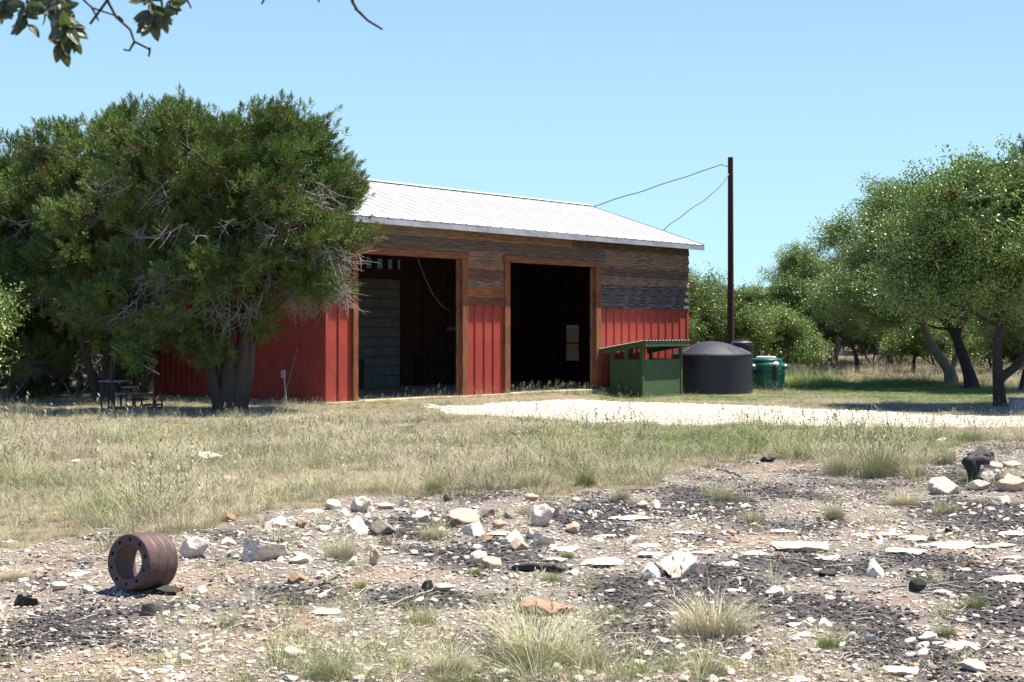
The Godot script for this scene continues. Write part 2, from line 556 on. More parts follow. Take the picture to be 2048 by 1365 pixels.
# a lapped board with a live lower edge
func plank(x0: float, x1: float, top: float, low: float, wavy: float, sd: float) -> ArrayMesh:
	var s := Shape.new()
	var n := maxi(2, int((x1 - x0) / 0.09))
	var rows: Array = []
	var off := Vector2(fmod(sd * 1.37, 7.0), fmod(sd * 0.61, 3.0))
	for i in n + 1:
		var x := lerpf(x0, x1, float(i) / n)
		var edge := low + wavy * (nb.get_noise_2d(x * 38.0 + sd * 50.0, sd * 9.0) * 1.3 + nb.get_noise_2d(x * 120.0, sd * 31.0) * 0.6)
		var bulge := wavy * 0.18 * nb.get_noise_2d(x * 60.0, sd * 70.0)
		rows.append([Vector3(x, top, 0.004), Vector3(x, lerpf(top, edge, 0.55), 0.026 + bulge), Vector3(x, edge + 0.014, 0.046), Vector3(x, edge, 0.038), Vector3(x, edge + 0.006, 0.0)])
	for i in n:
		for k in 4:
			var a: Vector3 = rows[i][k]
			var b: Vector3 = rows[i + 1][k]
			var d: Vector3 = rows[i + 1][k + 1]
			var e: Vector3 = rows[i][k + 1]
			s.quad(a, b, d, e, Vector2(a.x, a.y) + off, Vector2(b.x, b.y) + off, Vector2(d.x, d.y) + off, Vector2(e.x, e.y) + off)
	for end in [0, n]:
		var r: Array = rows[end]
		s.quad(r[0], r[2], r[4], Vector3(r[0].x, top, 0.0))
	return s.mesh()

func boxed(lo: Vector3, hi: Vector3, bevel := 0.006) -> ArrayMesh:
	var s := Shape.new()
	s.box(lo, hi, bevel)
	return s.mesh()

func boxes(rows: Array, bevel := 0.004) -> ArrayMesh:
	var s := Shape.new()
	for r in rows:
		s.box(r[0], r[1], bevel)
	return s.mesh()

func make_barn() -> Node3D:
	var barn := thing("barn", "long red metal and weathered timber barn with two open doorways and a pale metal roof", "barn", Vector3(-4.19, 0, -33.8), deg_to_rad(51.4))
	part(barn, "foundation", boxed(Vector3(-0.06, -0.7, -DEEP - 0.06), Vector3(LONG + 0.06, 0.03, 0.1), 0.015), M.concrete)
	# timber behind the cladding
	var back := -0.14
	part(barn, "front_framing", boxes([
		[Vector3(0.02, 0.03, back), Vector3(0.8, 4.28, -0.03)], [Vector3(4.86, 0.03, back), Vector3(6.36, 4.28, -0.03)],
		[Vector3(10.64, 0.03, back), Vector3(LONG - 0.02, 4.28, -0.03)], [Vector3(0.8, 3.58, back), Vector3(4.86, 4.28, -0.03)], [Vector3(6.36, 3.58, back), Vector3(10.64, 4.28, -0.03)]]), M.inner_wood)
	# door surrounds
	for d in [[0.8, 0.97, 4.66, 4.88], [6.35, 6.57, 10.41, 10.65]]:
		var j1 := part(barn, "door_jamb", boxed(Vector3(d[0], 0.03, -0.145), Vector3(d[1], 3.44, 0.07), 0.008), M.frame_wood)
		part(j1, "stop", boxed(Vector3(d[1] - 0.002, 0.03, -0.14), Vector3(d[1] + 0.02, 3.42, -0.06), 0.004), M.board0)
		var j2 := part(barn, "door_jamb", boxed(Vector3(d[2], 0.03, -0.145), Vector3(d[3], 3.44, 0.07), 0.008), M.frame_wood)
		part(j2, "stop", boxed(Vector3(d[2] - 0.02, 0.03, -0.14), Vector3(d[2] + 0.002, 3.42, -0.06), 0.004), M.board0)
		part(barn, "door_header", boxed(Vector3(d[0] - 0.06, 3.442, -0.2), Vector3(d[3] + 0.02, 3.6, 0.1), 0.01), M.frame_wood)
	# painted metal below
	var sheet := {}
	for span in [[0.03, 0.795, 2], [4.885, 6.345, 4], [10.655, LONG - 0.04, 12]]:
		var w: float = (span[1] - span[0]) / span[2]
		for k in span[2]:
			var key := "%.3f" % w
			if not sheet.has(key):
				sheet[key] = ribbed(w - 0.001, 2.3, 2.3, 9.0, w - 0.052, 0.032)
			part(barn, "metal_panel", sheet[key], M.red_metal, Vector3(span[0] + k * w, 0.03, -0.012))
	part(barn, "corner_trim", boxes([[Vector3(-0.035, 0.03, -0.12), Vector3(-0.012, 4.25, 0.012)], [Vector3(-0.035, 0.03, 0.012), Vector3(0.05, 2.33, 0.022)]], 0.002), M.red_metal)
	part(barn, "corner_trim", boxes([[Vector3(LONG - 0.06, 0.03, 0.004), Vector3(LONG + 0.02, 2.33, 0.02)]], 0.002), M.red_metal)
	# weathered boards above
	var tops := [4.27, 3.95, 3.7, 3.46, 3.22, 2.98, 2.75, 2.52, 2.3]
	for i in 8:
		var spans := [[-0.02, 4.1], [4.1, 9.3], [9.3, LONG + 0.02]] if i == 0 else ([[-0.02, 5.6], [5.6, 10.9], [10.9, LONG + 0.02]] if i < 3 else [[-0.02, 0.795], [4.885, 6.345], [10.655, LONG + 0.02]])
		for k in 3:
			var wavy := 0.006 if i < 2 else (0.014 if i == 2 else 0.032)
			var base: String = ["board1", "board1", "board0"][k] if i < 2 else (["board1", "board0", "board0"][k] if i == 2 else ["board1", "board3" if i in [4, 6, 7] else "board0", "board2" if i >= 5 else "board0"][k])
			var mats := [M[base + "_%d" % ((i * 2 + k) % 3)], M[base + "_%d" % ((i + 1) % 3)], M[base + ("" if (i + k) % 4 == 0 else "_%d" % ((i + k) % 3))]]
			part(barn, "board", plank(spans[k][0] + 0.002, spans[k][1] - 0.002, tops[i] + 0.01, tops[i + 1] - 0.012, wavy, i * 3.3 + k * 7.7), mats[k])
	# gable end in shade: ribbed sheets up to the roof
	var n := 10
	for k in n:
		var z0 := -DEEP + k * DEEP / n
		var z1 := z0 + DEEP / n
		var t0 := roof_y(z0) - 0.1
		var t1 := roof_y(z1) - 0.1
		var p := part(barn, "metal_panel", ribbed(DEEP / n - 0.001, t0 - 0.05, t1 - 0.05, 0.203, 0.1, 0.03), M.red_metal, Vector3(-0.014, 0.05, z0))
		p.rotation.y = -PI / 2
	# far gable end with its window, rear wall with the big white door and transoms
	var wl := -4.68
	var wr := -3.98
	var zs := [-DEEP, wl, wr, -RIDGE, 0.0]
	var end := Shape.new()
	for k in 4:
		var a: float = zs[k]
		var b: float = zs[k + 1]
		var cuts := [[0.03, 0.65], [1.88, -1.0]] if k == 1 else [[0.03, -1.0]]
		for c in cuts:
			var ya: float = c[1] if c[1] > 0 else roof_y(a) - 0.08
			var yb: float = c[1] if c[1] > 0 else roof_y(b) - 0.08
			for x in [LONG - 0.1, LONG]:
				end.quad(Vector3(x, c[0], a), Vector3(x, ya, a), Vector3(x, yb, b), Vector3(x, c[0], b))
	end.box(Vector3(LONG - 0.1, 0.62, wl), Vector3(LONG, 0.65, wr))
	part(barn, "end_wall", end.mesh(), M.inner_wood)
	for k in 6:
		var z0 := -DEEP + k * DEEP / 6
		if k in [1, 2]:
			continue
		var p := part(barn, "metal_panel", ribbed(DEEP / 6 - 0.001, roof_y(z0) - 0.15, roof_y(z0 + DEEP / 6) - 0.15, 0.203, 0.1, 0.03), M.red_metal, Vector3(LONG + 0.008, 0.05, z0))
		p.rotation.y = -PI / 2
		p.scale.z = -1
	var win := part(barn, "window", boxes([[Vector3(LONG - 0.12, 0.64, wl), Vector3(LONG + 0.04, 1.9, wl + 0.05)], [Vector3(LONG - 0.12, 0.64, wr - 0.05), Vector3(LONG + 0.04, 1.9, wr)],
		[Vector3(LONG - 0.11, 1.85, wl + 0.05), Vector3(LONG + 0.21, 1.9, wr - 0.05)], [Vector3(LONG - 0.11, 0.64, wl + 0.05), Vector3(LONG + 0.21, 0.7, wr - 0.05)], [Vector3(LONG - 0.08, 1.24, wl + 0.05), Vector3(LONG, 1.28, wr - 0.05)]]), M.inner_wood)
	for y in [0.7, 1.28]:
		part(win, "pane", boxed(Vector3(LONG - 0.045, y, wl + 0.05), Vector3(LONG - 0.04, y + (0.54 if y < 1 else 0.57), wr - 0.05), 0.0), M.glass)
	var holes := [[7.44, 7.78], [7.89, 8.25], [8.35, 8.67], [8.77, 9.02]]
	var rows := [[Vector3(0.0, 0.03, -DEEP), Vector3(5.5, 3.45, -DEEP + 0.1)], [Vector3(8.96, 0.03, -DEEP), Vector3(LONG, 3.45, -DEEP + 0.1)], [Vector3(5.5, 3.2, -DEEP), Vector3(8.96, 3.45, -DEEP + 0.1)],
		[Vector3(0.0, 3.8, -DEEP), Vector3(LONG, 4.85, -DEEP + 0.1)], [Vector3(0, 3.45, -DEEP), Vector3(7.44, 3.8, -DEEP + 0.1)], [Vector3(9.02, 3.45, -DEEP), Vector3(LONG, 3.8, -DEEP + 0.1)]]
	for k in 3:
		rows.append([Vector3(holes[k][1], 3.45, -DEEP), Vector3(holes[k + 1][0], 3.8, -DEEP + 0.1)])
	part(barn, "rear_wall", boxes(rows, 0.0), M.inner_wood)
	for h in holes:
		var f := part(barn, "transom_window", boxes([[Vector3(h[0], 3.45, -DEEP + 0.02), Vector3(h[0] + 0.03, 3.8, -DEEP + 0.12)], [Vector3(h[1] - 0.03, 3.45, -DEEP + 0.02), Vector3(h[1], 3.8, -DEEP + 0.12)], [Vector3(h[0] + 0.03, 3.45, -DEEP + 0.03), Vector3(h[1] - 0.03, 3.48, -DEEP + 0.11)], [Vector3(h[0] + 0.03, 3.77, -DEEP + 0.03), Vector3(h[1] - 0.03, 3.8, -DEEP + 0.11)]]), M.inner_wood)
		part(f, "pane", boxed(Vector3(h[0] + 0.03, 3.48, -DEEP + 0.06), Vector3(h[1] - 0.03, 3.77, -DEEP + 0.065), 0.0), M.glass)
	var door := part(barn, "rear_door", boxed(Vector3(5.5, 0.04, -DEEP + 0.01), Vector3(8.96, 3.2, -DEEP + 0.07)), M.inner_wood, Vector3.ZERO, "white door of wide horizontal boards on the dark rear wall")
	for k in 11:
		part(door, "board", boxed(Vector3(5.52, 0.06 + k * 0.284, -DEEP + 0.07), Vector3(8.9, 0.06 + k * 0.284 + 0.268, -DEEP + 0.1 + 0.004 * (k % 3)), 0.008), M.white_paint)
	for k in 13:
		var x := 0.5 + k * 1.16
		if x > 5.3 and x < 9.1:
			continue
		part(barn, "stud", boxed(Vector3(x, 0.03, -DEEP + 0.1), Vector3(x + 0.1, 4.7, -DEEP + 0.24)), M.inner_wood)
	for k in 32:
		var x := 9.1 + k * 0.19
		part(barn, "wall_board", boxed(Vector3(x, 0.03, -DEEP + 0.1), Vector3(x + 0.165, 4.7, -DEEP + 0.133 + 0.006 * (k % 3)), 0.004), M.inner_wood)
	for k in 14:
		part(barn, "wall_board", boxed(Vector3(LONG - 0.125, 1.95 if k in [3, 4] else 0.03, -DEEP + 0.3 + k * 0.4), Vector3(LONG - 0.1, 4.1, -DEEP + 0.3 + k * 0.4 + 0.3), 0.004), M.inner_wood)
	# roof: ribbed sheets on both slopes, ridge cap, edge trims
	var slope := atan(PITCH)
	var run := (RIDGE + 0.44) / cos(slope)
	var back_run := (DEEP - RIDGE + 0.4) / cos(slope)
	var x0 := -0.24
	var wide := (LONG + 0.48) / 17.0
	var fsheet := ribbed(wide - 0.001, run, run, wide / 2.0, wide / 2.0 - 0.06, 0.016)
	var bsheet := ribbed(wide - 0.001, back_run, back_run, wide / 2.0, wide / 2.0 - 0.06, 0.016)
	for k in 17:
		var p := part(barn, "roof_panel", fsheet, M.zinc, Vector3(x0 + k * wide, EAVE_Y - 0.006, 0.44))
		p.rotation.x = -(PI / 2 - slope)
		var q := part(barn, "roof_panel", bsheet, M.zinc, Vector3(x0 + (k + 1) * wide, roof_y(-DEEP - 0.4), -DEEP - 0.4))
		q.rotation = Vector3(-(PI / 2 - slope), PI, 0)
	var top := roof_y(-RIDGE)
	var deck := Shape.new()
	for e in [[0.38, -RIDGE], [-DEEP - 0.35, -RIDGE]]:
		var ya := roof_y(e[0]) - 0.02
		var yb := roof_y(e[1]) - 0.02
		for dy in [0.0, -0.06]:
			deck.quad(Vector3(x0 + 0.03, ya + dy, e[0]), Vector3(x0 + 0.03, yb + dy, e[1]), Vector3(LONG + 0.21, yb + dy, e[1]), Vector3(LONG + 0.21, ya + dy, e[0]))
		deck.quad(Vector3(x0 + 0.03, ya, e[0]), Vector3(LONG + 0.21, ya, e[0]), Vector3(LONG + 0.21, ya - 0.06, e[0]), Vector3(x0 + 0.03, ya - 0.06, e[0]))
	part(barn, "roof_deck", deck.mesh(), M.inner_wood)
	var cap := Shape.new()
	for dz in [-0.2, 0.2]:
		var e := Vector3(0, -0.2 * PITCH, dz)
		cap.quad(Vector3(x0 - 0.02, top + 0.042, -RIDGE), Vector3(LONG + 0.26, top + 0.042, -RIDGE), Vector3(LONG + 0.26, top + 0.036, -RIDGE) + e, Vector3(x0 - 0.02, top + 0.036, -RIDGE) + e)
	part(barn, "ridge_cap", cap.mesh(), M.zinc)
	var seams := [-0.26, 5.2, 9.4, LONG + 0.26]
	for k in 3:
		part(barn, "eave_trim", boxed(Vector3(seams[k] + 0.002, EAVE_Y - 0.16 - 0.006 * (k % 2), 0.415), Vector3(seams[k + 1] - 0.002, EAVE_Y - 0.012, 0.435 + 0.004 * (k % 2)), 0.006), M.zinc_trim)
	for x in [x0 - 0.012, LONG + 0.225]:
		var s := Shape.new()
		for e in [[0.435, -RIDGE], [-DEEP - 0.4, -RIDGE]]:
			for dx in [0.0, 0.025]:
				s.quad(Vector3(x + dx, roof_y(e[0]) - 0.14, e[0]), Vector3(x + dx, roof_y(e[0]) + 0.028, e[0]), Vector3(x + dx, roof_y(e[1]) + 0.028, e[1]), Vector3(x + dx, roof_y(e[1]) - 0.14, e[1]))
		part(barn, "rake_trim", s.mesh(), M.zinc_trim)
	return barn

# things kept inside the barn, given in the barn's own axes
func make_barn_contents(barn: Node3D):
	var place := barn.transform
	var turn := barn.rotation.y
	var t := thing("storage_cabinet", "tall dark cabinet standing in front of the barn's end window", "cabinet", place * Vector3(14.6, 0.03, -4.35), turn)
	part(t, "body", boxed(Vector3(-0.25, 0, -0.47), Vector3(0.25, 1.5, 0.06), 0.01), M.dark)
	part(t, "door", boxed(Vector3(-0.275, 0.08, -0.45), Vector3(-0.252, 1.5, -0.23), 0.004), M.dark_metal)
	part(t, "door", boxed(Vector3(-0.275, 0.08, -0.22), Vector3(-0.252, 1.5, 0.0), 0.004), M.dark_metal)
	# coiled hose on the back wall
	var hose := Shape.new()
	for k in 4:
		var pts := []
		var rad := []
		for i in 25:
			var a := TAU * i / 24.0
			var r := 0.4 - k * 0.05 + 0.03 * sin(a * 3.0 + k)
			pts.append(Vector3(cos(a) * r, sin(a) * r * 1.1 - 0.06 * k, 0.02 * k + 0.02 * sin(a * 2.0 + k)))
			rad.append(0.02)
		hose.tube(pts, rad, 6)
	solid("hose_coil", hose.mesh(true), M.grey_metal, "coiled grey hose hung on the dark rear wall behind the second doorway", "hose", place * Vector3(13.0, 1.55, -DEEP + 0.2)).rotation.y = turn
	var sh := thing("wall_shelf", "narrow shelf with a pale roll on it, seen deep inside the first doorway", "shelf", place * Vector3(11.4, 1.62, -DEEP + 0.12), turn)
	part(sh, "board", boxed(Vector3(-0.9, 0, 0), Vector3(0.9, 0.03, 0.3)), M.inner_wood)
	for x in [-0.7, 0.7]:
		part(sh, "bracket", boxed(Vector3(x, -0.2, 0), Vector3(x + 0.04, 0, 0.04)), M.inner_wood)
	var rollshape := Shape.new()
	rollshape.tube([Vector3(-0.6, 0.1, 0.15), Vector3(0.6, 0.1, 0.15)], [0.07, 0.07], 12)
	part(sh, "roll", rollshape.mesh(true), M.white_paint)
	var cable := Shape.new()
	var pts := []
	var rad := []
	for i in 13:
		var f := i / 12.0
		pts.append(Vector3(3.35 + 1.3 * f, 3.5 - 1.35 * f - 0.28 * sin(PI * f) , -0.3 - 0.05 * f))
		rad.append(0.007)
	cable.tube(pts, rad, 5)
	var c := solid("hanging_cable", cable.mesh(true), M.wire, "thin grey cable drooping across the first doorway from its header", "cable", place * Vector3.ZERO)
	c.rotation.y = turn
	var bench := thing("workbench", "low dark workbench against the rear wall inside the first doorway", "bench", place * Vector3(10.6, 0.03, -DEEP + 0.5), turn)
	part(bench, "top", boxed(Vector3(-1.2, 0.78, -0.35), Vector3(1.2, 0.84, 0.3)), M.inner_wood)
	for x in [-1.1, 1.02]:
		for z in [-0.3, 0.2]:
			part(bench, "leg", boxed(Vector3(x, 0, z), Vector3(x + 0.08, 0.78, z + 0.08)), M.inner_wood)
	var bin := thing("metal_bin", "dark bin standing before the white door inside the barn", "bin", place * Vector3(6.3, 0.03, -DEEP + 0.75), turn)
	var bs := Shape.new()
	bs.lathe([Vector2(0.0, 0.0), Vector2(0.27, 0.0), Vector2(0.3, 0.8), Vector2(0.31, 0.8), Vector2(0.31, 0.83), Vector2(0.28, 0.83), Vector2(0.26, 0.05), Vector2(0, 0.05)], 24)
	part(bin, "body", bs.mesh(true), M.dark)

# ---------------------------------------------------------------- yard
func make_shed(barn: Node3D):
	var turn := barn.rotation.y
	var t := thing("pump_shelter", "small green open-sided shelter with a corrugated lean-to roof beside the barn wall", "shelter", barn.transform * Vector3(10.73, -0.2, 1.4), turn)
	var W := 2.07
	var D := 1.1
	for x in [0.0, W - 0.09]:
		for z in [-D, -0.09]:
			part(t, "post", boxed(Vector3(x, -0.05, z), Vector3(x + 0.09, 1.5 if z > -0.5 else 1.34, z + 0.09)), M.green_paint)
	part(t, "post", boxed(Vector3(0.008, 0, -0.62), Vector3(0.08, 1.38, -0.54)), M.green_paint)
	part(t, "post", boxed(Vector3(1.0, 0, -D + 0.01), Vector3(1.08, 1.34, -D + 0.08)), M.green_paint)
	part(t, "side_panel", boxed(Vector3(0.02, 0.06, -D + 0.09), Vector3(0.045, 1.06, -0.09)), M.green_paint)
	part(t, "side_panel", boxed(Vector3(W - 0.045, 0.06, -D + 0.09), Vector3(W - 0.02, 1.06, -0.09)), M.green_paint)
	part(t, "front_panel", boxed(Vector3(0.09, 0.06, -0.05), Vector3(W - 0.09, 1.06, -0.025)), M.green_paint)
	part(t, "rear_panel", boxed(Vector3(0.09, 0.06, -D + 0.03), Vector3(W - 0.09, 0.6, -D + 0.05)), M.green_paint)
	part(t, "skid", boxed(Vector3(-0.02, -0.06, -0.12), Vector3(W + 0.02, 0.05, 0.02)), M.green_paint)
	var tilt := atan(0.16)
	var fascia := part(t, "fascia", boxes([[Vector3(-0.14, 1.425, 0.145), Vector3(W + 0.14, 1.566, 0.168)]]), M.green_paint)
	for x in [-0.14, W + 0.133]:
		var f := part(fascia, "side_fascia", boxed(Vector3(x, -0.07, -D - 0.38), Vector3(x + 0.024, 0.07, 0.0)), M.green_paint, Vector3(0, 1.495, 0.143))
		f.rotation.x = -tilt
	var s := Shape.new()
	var n := 60
	for k in n:
		var xa := -0.2 + (W + 0.4) * k / n
		var xb := -0.2 + (W + 0.4) * (k + 1) / n
		var ya := 0.014 * sin(k * PI / 2.0)
		var yb := 0.014 * sin((k + 1) * PI / 2.0)
		s.quad(Vector3(xa, ya, 0), Vector3(xb, yb, 0), Vector3(xb, yb, -D - 0.5), Vector3(xa, ya, -D - 0.5))
		s.quad(Vector3(xa, ya - 0.006, 0), Vector3(xa, ya - 0.006, -D - 0.5), Vector3(xb, yb - 0.006, -D - 0.5), Vector3(xb, yb - 0.006, 0))
	var r := part(t, "corrugated_roof", s.mesh(true), M.zinc, Vector3(0, 1.59, 0.19))
	r.rotation.x = -tilt

func make_tanks():
	var p := on_land(1424, 44.5)
	var t := thing("water_tank", "wide low black plastic water tank with a domed top beside the green shelter", "tank", p)
	var s := Shape.new()
	var prof := [Vector2(1.17, -0.05), Vector2(1.185, 0.0), Vector2(1.19, 1.1), Vector2(1.2, 1.13), Vector2(1.18, 1.17)]
	for k in 12:
		var f := k / 11.0
		prof.append(Vector2(1.16 * (1.0 - f) + 0.0, 1.18 + 0.36 * sin(f * PI / 2)))
	s.lathe(prof, 64)
	part(t, "body", s.mesh(true), M.black_plastic)
	for k in 8:
		var a := TAU * k / 8.0 + 0.3
		var rib := Shape.new()
		var pts := []
		var rad := []
		for i in 7:
			var f := i / 6.0 * 0.3
			pts.append(Vector3(cos(a), 0, sin(a)) * (1.16 * (1.0 - f)) + Vector3(0, 1.175 + 0.36 * sin(f * PI / 2), 0))
			rad.append(0.022)
		rib.tube(pts, rad, 6)
		part(t, "lifting_rib", rib.mesh(true), M.black_plastic)
	p = on_land(1484, 48.0)
	t = thing("slim_tank", "slim upright black plastic tank with a stepped lid behind the wide tank", "tank", p)
	s = Shape.new()
	s.lathe([Vector2(0.36, -0.05), Vector2(0.365, 0.0), Vector2(0.365, 1.4), Vector2(0.35, 1.43)], 36)
	part(t, "body", s.mesh(true), M.black_plastic)
	s = Shape.new()
	s.lathe([Vector2(0.36, 1.43), Vector2(0.36, 1.46), Vector2(0.26, 1.52), Vector2(0.2, 1.53), Vector2(0.2, 1.57), Vector2(0.06, 1.58), Vector2(0.05, 1.62), Vector2(0, 1.62)], 36)
	part(t, "lid", s.mesh(true), M.black_plastic)
	p = on_land(1533, 46.0)
	t = thing("septic_tank", "short dark green plastic tank with moulded bands and a vent hose", "tank", p)
	s = Shape.new()
	s.lathe([Vector2(0.53, -0.05), Vector2(0.545, 0), Vector2(0.56, 0.4), Vector2(0.575, 0.5), Vector2(0.58, 0.56), Vector2(0.55, 0.58), Vector2(0.55, 0.62), Vector2(0.58, 0.64), Vector2(0.56, 0.8), Vector2(0.53, 0.86), Vector2(0.5, 0.88), Vector2(0.5, 0.96), Vector2(0.47, 1.0), Vector2(0.3, 1.02), Vector2(0, 1.02)], 44)
	part(t, "body", s.mesh(true), M.green_plastic)
	s = Shape.new()
	s.lathe([Vector2(0.3, 1.02), Vector2(0.3, 1.05), Vector2(0.26, 1.07), Vector2(0, 1.07)], 30)
	part(t, "lid", s.mesh(true), M.pale_plastic)
	s = Shape.new()
	s.tube([Vector3(-0.17, 1.05, 0.1), Vector3(-0.17, 1.25, 0.1)], [0.03, 0.025], 8)
	s.tube([Vector3(-0.17, 1.2, 0.1), Vector3(-0.1, 1.21, 0.16)], [0.02, 0.02], 8)
	part(t, "tap", s.mesh(true), M.grey_metal)
	s = Shape.new()
	s.tube([Vector3(0.2, 0.84, 0.47), Vector3(0.2, 0.8, 0.62), Vector3(0.19, 0.7, 0.66), Vector3(0.18, 0.5, 0.62), Vector3(0.17, 0.35, 0.6)], [0.06, 0.06, 0.05, 0.045, 0.045], 10)
	part(t, "vent_hose", s.mesh(true), M.dark_metal)
	s = Shape.new()
	s.lathe([Vector2(0, 0.0), Vector2(0.075, 0.0), Vector2(0.075, 0.04), Vector2(0, 0.05)], 20, Transform3D(Basis(Vector3.RIGHT, 1.0), Vector3(0.2, 0.84, 0.56)))
	part(t, "vent_cap", s.mesh(true), M.pale_plastic)
	for a in [2.7, 0.2]:
		s = Shape.new()
		s.lathe([Vector2(0.15, 0.0), Vector2(0.14, 0.1), Vector2(0.08, 0.16), Vector2(0, 0.17)], 20, Transform3D(Basis.IDENTITY, Vector3(cos(a) * 0.52, 0.68, sin(a) * 0.3 + 0.2)))
		part(t, "moulded_shoulder", s.mesh(true), M.green_plastic)

func make_pole(barn: Node3D):
	var p := on_land(1461, 50.0)
	var t := thing("utility_pole", "tall dark wooden utility pole rising behind the black tanks", "pole", p)
	var tall := EYE + (ROW - 315.0) / FOCAL * 50.0 - p.y
	var s := Shape.new()
	s.tube([Vector3(0, -0.1, 0), Vector3(0.01, tall * 0.5, 0), Vector3(0, tall, 0)], [0.133, 0.1, 0.088], 16)
	part(t, "shaft", s.mesh(true), M.pole_wood)
	s = Shape.new()
	var hook := Vector3(-0.26, tall - 0.22, -0.1)
	s.tube([Vector3(-0.05, tall - 0.3, -0.05), Vector3(-0.17, tall - 0.28, -0.08), hook + Vector3(0.02, -0.05, 0), hook], [0.018, 0.018, 0.015, 0.02], 6)
	part(t, "hook", s.mesh(true), M.grey_metal)
	for w in [
			["service_wire", "slack service wire running from the pole top down behind the barn roof", p + hook, barn.transform * Vector3(13.5, 4.7, -6.3), 0.06],
			["drop_wire", "loose wire dropping steeply from the pole to the barn's far end", p + Vector3(-0.06, tall - 0.55, 0.09), barn.transform * Vector3(15.5, 3.9, -1.8), -0.1]]:
		var a: Vector3 = w[2]
		var b: Vector3 = w[3]
		var pts := []
		var rad := []
		for i in 33:
			var f := i / 32.0
			var q := a.lerp(b, f) + Vector3(0, -4.0 * w[4] * f * (1.0 - f) + 0.018 * sin(f * 31.0) * sin(f * PI), 0)
			if w[0] == "drop_wire":
				q += Vector3(0.22 * sin(f * TAU) * (1.0 - 0.3 * f), 0, 0)
			pts.append(q)
			rad.append(0.018)
		var ws := Shape.new()
		ws.tube(pts, rad, 5)
		solid(w[0], ws.mesh(true), M.wire, w[1], "wire")

func make_yard_things(barn: Node3D):
	# black metal steps left of the barn
	var p := spot(262, 822)
	var t := thing("metal_steps", "black metal steps with a sloping pale handrail beside the barn's shaded end", "steps", p)
	var d := -p.z
	var k := d / FOCAL
	for r in [[-62, -12, 0.62], [-14, 4, 0.5], [-24, 0, 0.37], [0, 26, 0.24], [22, 54, 0.13]]:
		part(t, "tread", boxed(Vector3(r[0] * k, r[2] - 0.025, -0.4), Vector3(r[1] * k, r[2], 0.2), 0.005), M.grey_metal if r[2] > 0.3 else M.dark_metal)
	for x in [-55, -30, -5, 12, 53]:
		for z in [-0.38, 0.17]:
			var h := 0.62 if x < -20 else (0.4 if x < 0 else 0.25)
			part(t, "leg", boxed(Vector3(x * k - 0.018, -0.1, z), Vector3(x * k + 0.018, h - 0.02, z + 0.036), 0.003), M.dark_metal)
	var s := Shape.new()
	s.tube([Vector3(-34 * k, 1.33, 0.2), Vector3(62 * k, 0.76, 0.24)], [0.022, 0.022], 8)
	part(t, "handrail", s.mesh(true), M.zinc_trim, Vector3.ZERO, "sloping pale metal handrail")
	for e in [[-34, 1.33, 0.0, 0.2], [50, 0.83, 0.0, 0.23]]:
		s = Shape.new()
		s.tube([Vector3(e[0] * k, -0.05, e[3] - 0.01), Vector3(e[0] * k, e[1], e[3])], [0.018, 0.018], 6)
		part(t, "rail_post", s.mesh(true), M.dark_metal)
	part(t, "stringer", boxed(Vector3(-55 * k, 0.02, -0.36), Vector3(53 * k, 0.07, -0.33)), M.dark_metal)
	# hydrant pipe and leaning rod by the gable wall
	p = on_land(573, 33.3)
	t = thing("pipe_hydrant", "grey standpipe with a square head, leaning in front of the shaded red wall", "pipe", p)
	s = Shape.new()
	s.tube([Vector3(0, -0.1, 0), Vector3(-0.03, 0.3, 0), Vector3(-0.07, 0.72, 0)], [0.022, 0.02, 0.02], 8)
	part(t, "pipe", s.mesh(true), M.grey_metal)
	part(t, "head", boxed(Vector3(-0.125, 0.6, -0.05), Vector3(-0.025, 0.78, 0.05), 0.012), M.grey_metal)
	var foot := barn.transform * Vector3(-0.35, 0.0, -1.05)
	foot.y = land(foot.x, foot.z)
	s = Shape.new()
	s.tube([Vector3(0, -0.05, 0), (barn.transform * Vector3(-0.07, 1.28, -0.85)) - foot], [0.011, 0.009], 6)
	solid("metal_rod", s.mesh(true), M.grey_metal, "thin rod leaning against the shaded red wall", "rod", foot)
	# litter in the grass
	for r in [[808, 858, 30, 8, "scrap_board", "pale board lying in the grass in front of the first doorway", M.white_paint], [738, 886, 36, 6, "scrap_sheet", "small pale sheet lying in the dry grass", M.white_paint], [1046, 878, 52, 18, "rusty_box", "rusty brown metal box sunk in the tall grass", M.rust]]:
		p = spot(r[0], r[1])
		var w: float = r[2] / FOCAL * -p.z
		var h: float = r[3] / FOCAL * -p.z
		var o := solid(r[4], boxed(Vector3(-w / 2, -0.04, -0.14), Vector3(w / 2, h, 0.14), 0.01), r[6], r[5], "scrap", p)
		o.rotation = Vector3(0.04, 0.5 if r[4] != "rusty_box" else 0.2, 0.1)
	p = spot(2036, 822)
	t = thing("meter_box", "small blue-grey metal box standing at the foot of the oak trunk", "box", p, 0.3)
	part(t, "body", boxed(Vector3(-0.15, -0.05, -0.1), Vector3(0.17, 0.24, 0.12), 0.012), M.grey_metal)
	part(t, "lid", boxed(Vector3(-0.17, 0.24, -0.12), Vector3(0.19, 0.27, 0.14), 0.008), M.grey_metal)

